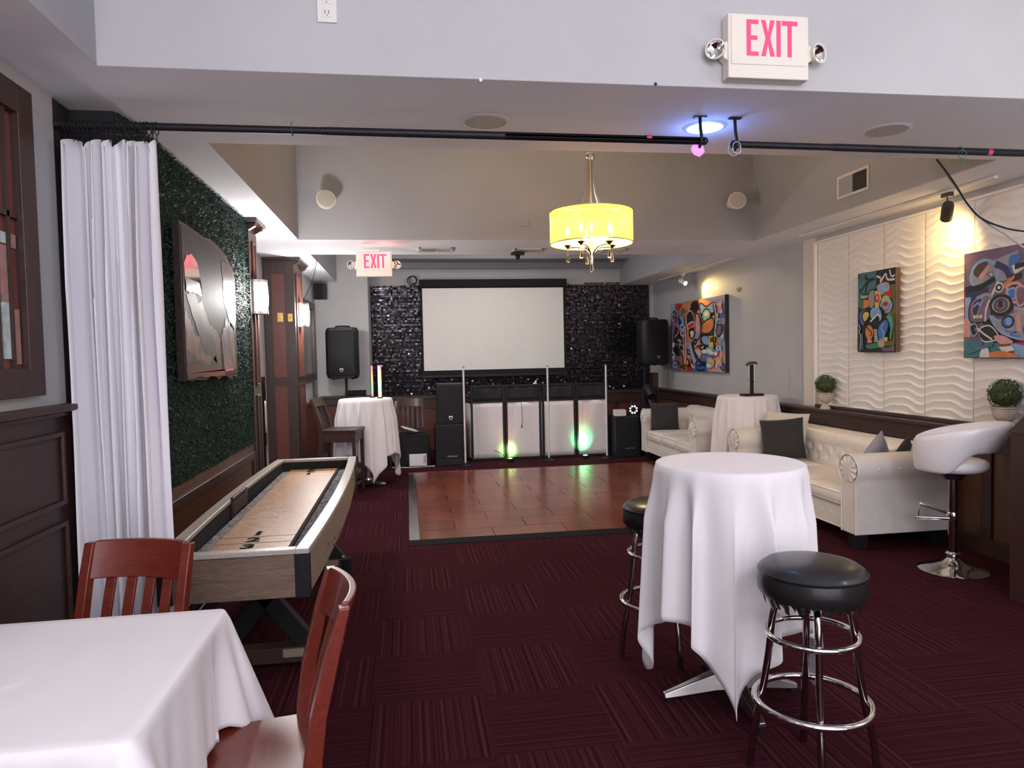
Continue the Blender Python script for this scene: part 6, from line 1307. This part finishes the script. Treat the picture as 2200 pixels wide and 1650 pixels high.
# mixer on the stand by the far left table and cables
p = aty(745, 848, 9.85); t = thing('small_mixer', 'small black mixer with knobs tilted on the rail under the grey wall loudspeaker', 'mixer', (p.x+0.02, 10.56, 0.942)); m = MB(); m.T = Matrix.Rotation(radians(40), 4, 'X'); m.box(-0.10, 0.20, -0.02, 0.10, 0, 0.03); m.build('case', PLASTB, t, bevel=0.004)
m = MB(); m.T = Matrix.Rotation(radians(40), 4, 'X')
for i in range(4):
    for j in range(3): m.lathe([(0.007, 0.03), (0.007, 0.042), (0, 0.042)], (-0.08+i*0.02, 0.0+j*0.03, 0), 10)
m.build('knob', ALU, t)
# pile on the dark chair by the back wall
t = thing('gear_bag', 'black equipment bag under the papers on the chair by the back wall', 'bag', (0.06, 9.67, 0)); m = MB(); 
def bagf(u, v):
    a = 2*pi*u; r = (abs(cos(a))**3.5+abs(sin(a))**3.5)**(-1/3.5); return (0.215*r*cos(a)*(1-0.10*v*v)+0.008*sin(a*5+v*4), 0.14*r*sin(a)*(1-0.1*v), 0.005+0.42*v)
m.grid(bagf, 48, 12, closeu=True); m.add([(0.19*cos(2*pi*k/24), 0.12*sin(2*pi*k/24), 0.43) for k in range(24)], [tuple(range(24))]); m.build('body', BLACKM, t, smooth=60); m = MB(); m.tube([(-0.1, -0.02, 0.425), (-0.08, -0.03, 0.465), (0.08, -0.03, 0.465), (0.1, -0.02, 0.425)], 0.009, 8); m.build('handle', BLACK, t); m = MB(); m.box(-0.12, 0.13, -0.165, -0.14, 0.04, 0.25); m.build('front_pocket', BLACKM, t, bevel=0.01)
t = thing('printed_sheet', 'white printed sheet tucked in the front of the black bag by the back wall', 'paper', (0.10, 9.47, 0)); m = MB(); m.T = Matrix.Rotation(radians(-8), 4, 'X'); m.box(-0.11, 0.12, -0.002, 0.001, 0.03, 0.19); m.build('sheet', PAPER, t); m = MB(); m.T = Matrix.Rotation(radians(-8), 4, 'X')
for k in range(5): m.box(0.075+0.006*(k % 2), 0.081+0.006*(k % 2), -0.0035, -0.002, 0.06+k*0.022, 0.078+k*0.022)
m.box(0.095, 0.105, -0.0035, -0.002, 0.06, 0.17); m.build('printed_lines', plain('plum_print', (0.12, 0.02, 0.10), 0.6), t)
o = MB((0.02, 9.72, 0.47)); o.T = Matrix.Translation((0.02, 9.70, 0.49)) @ Matrix.Rotation(radians(20), 4, 'Y') @ Matrix.Rotation(radians(30), 4, 'Z'); o.box(-0.13, 0.09, -0.06, 0.06, 0.0, 0.018); o = o.build('folded_papers', PAPER, bevel=0.002); tag(o, 'folded white papers lying on top of the black bag', 'papers')
m = MB((-0.22, 9.86, 0)); 
def gar(u, v):
    a = pi*u; return (-0.24+0.10*cos(a)+0.02*sin(v*7), 9.84-0.10*sin(a)+0.015*sin(v*9+u*4), 0.10+0.36*v+0.03*sin(a*2))
m.grid(gar, 16, 14); o = m.build('draped_garment', PINKF, smooth=80, solid=0.008); tag(o, 'dusty pink garment hanging off the chair behind the far tablecloth', 'garment')
cable([Vector((-0.28, 9.55, 0.012)), Vector((-0.1, 9.5, 0.012)), Vector((0.05, 9.47, 0.012)), Vector((0.22, 9.5, 0.012)), Vector((0.33, 9.52, 0.012))], 0.008, WHC, 'grey cable lying on the carpet before the black bag')
cable([aty(1063, 968, 9.78), aty(1078, 975, 9.76), aty(1090, 988, 9.72), Vector((aty(1110, 990, 9.7).x, 9.7, 0.012)), Vector((aty(1135, 990, 9.66).x, 9.64, 0.012)), Vector((aty(1150, 990, 9.66).x, 9.70, 0.012))], 0.005, BLACK, 'black power cable curling at the foot of the first booth facade')
q = pth([(1120, 862), (1121, 880), (1122, 900), (1121, 914)], 9.84); cable(q, 0.004, CHROMED, 'thin wire with a plug hanging down a white scrim')
o = MB((q[-1].x, 9.84, q[-1].z)); o.lathe([(0.0, -0.04), (0.007, -0.035), (0.008, 0.0), (0.003, 0.005)], q[-1], 10); o = o.build('jack_plug', BLACK); tag(o, 'black plug at the end of the wire on the white scrim', 'plug')
# lectern at the frame edge
t = thing('brown_lectern', 'dark brown wooden lectern cut by the frame edge in front of the wainscot', 'lectern', (3.4, 3.4, 0)); yl = 3.2
xl = aty(2170, 1000, yl+0.42).x; zl = aty(2168, 928, yl+0.42).z
m = MB((3.4, 3.4, 0)); m.box(xl, xl+0.55, yl, yl+0.42, 0.0, zl); m.build('body', MAHOGD, t, bevel=0.004)
m = MB((3.4, 3.4, 0)); m.prism([(xl-0.01, zl), (xl+0.56, zl), (xl+0.56, zl+0.42), (xl+0.5, zl+0.42)], 'y', yl-0.01, yl+0.43); m.build('sloped_top', DWOOD, t, bevel=0.003)
MB((3.4, 3.4, 0)).box(xl-0.01, xl+0.56, yl-0.015, yl, 0, 0.10).build('plinth', MAHOGD, t)
# small chalk-white fragment and cabinet items on the gauze
p = aty(1149, 825, 9.86); o = MB((p.x, 9.87, p.z)); o.add([(p.x-0.03, 9.86, 1.066), (p.x+0.025, 9.86, 1.066), (p.x+0.025, 9.86, 1.125), (p.x-0.03, 9.875, 1.066), (p.x+0.025, 9.875, 1.066), (p.x+0.025, 9.875, 1.125)], [(0,1,2),(3,5,4),(0,3,4,1),(1,4,5,2),(2,5,3,0)]); o = o.build('white_card', PAPER); tag(o, 'small white triangular card on top of the first booth facade', 'card')
# coiled cable hooks over the sequin wall
p = aty(885, 603, 11.3); m = MB(p); m.tube([p+Vector((0.07*cos(a)*1.0, 0.0, 0.07*sin(a))) for a in [2*pi*i/24 for i in range(24)]], 0.008, 6, closed=True); m.tube([p+Vector((0.02+0.06*cos(a), -0.012, 0.06*sin(a)+0.01)) for a in [2*pi*i/24 for i in range(24)]], 0.008, 6, closed=True); o = m.build('cable_coil', BLACK); tag(o, 'black cable coil hanging at the upper corner of the projector screen', 'cable')
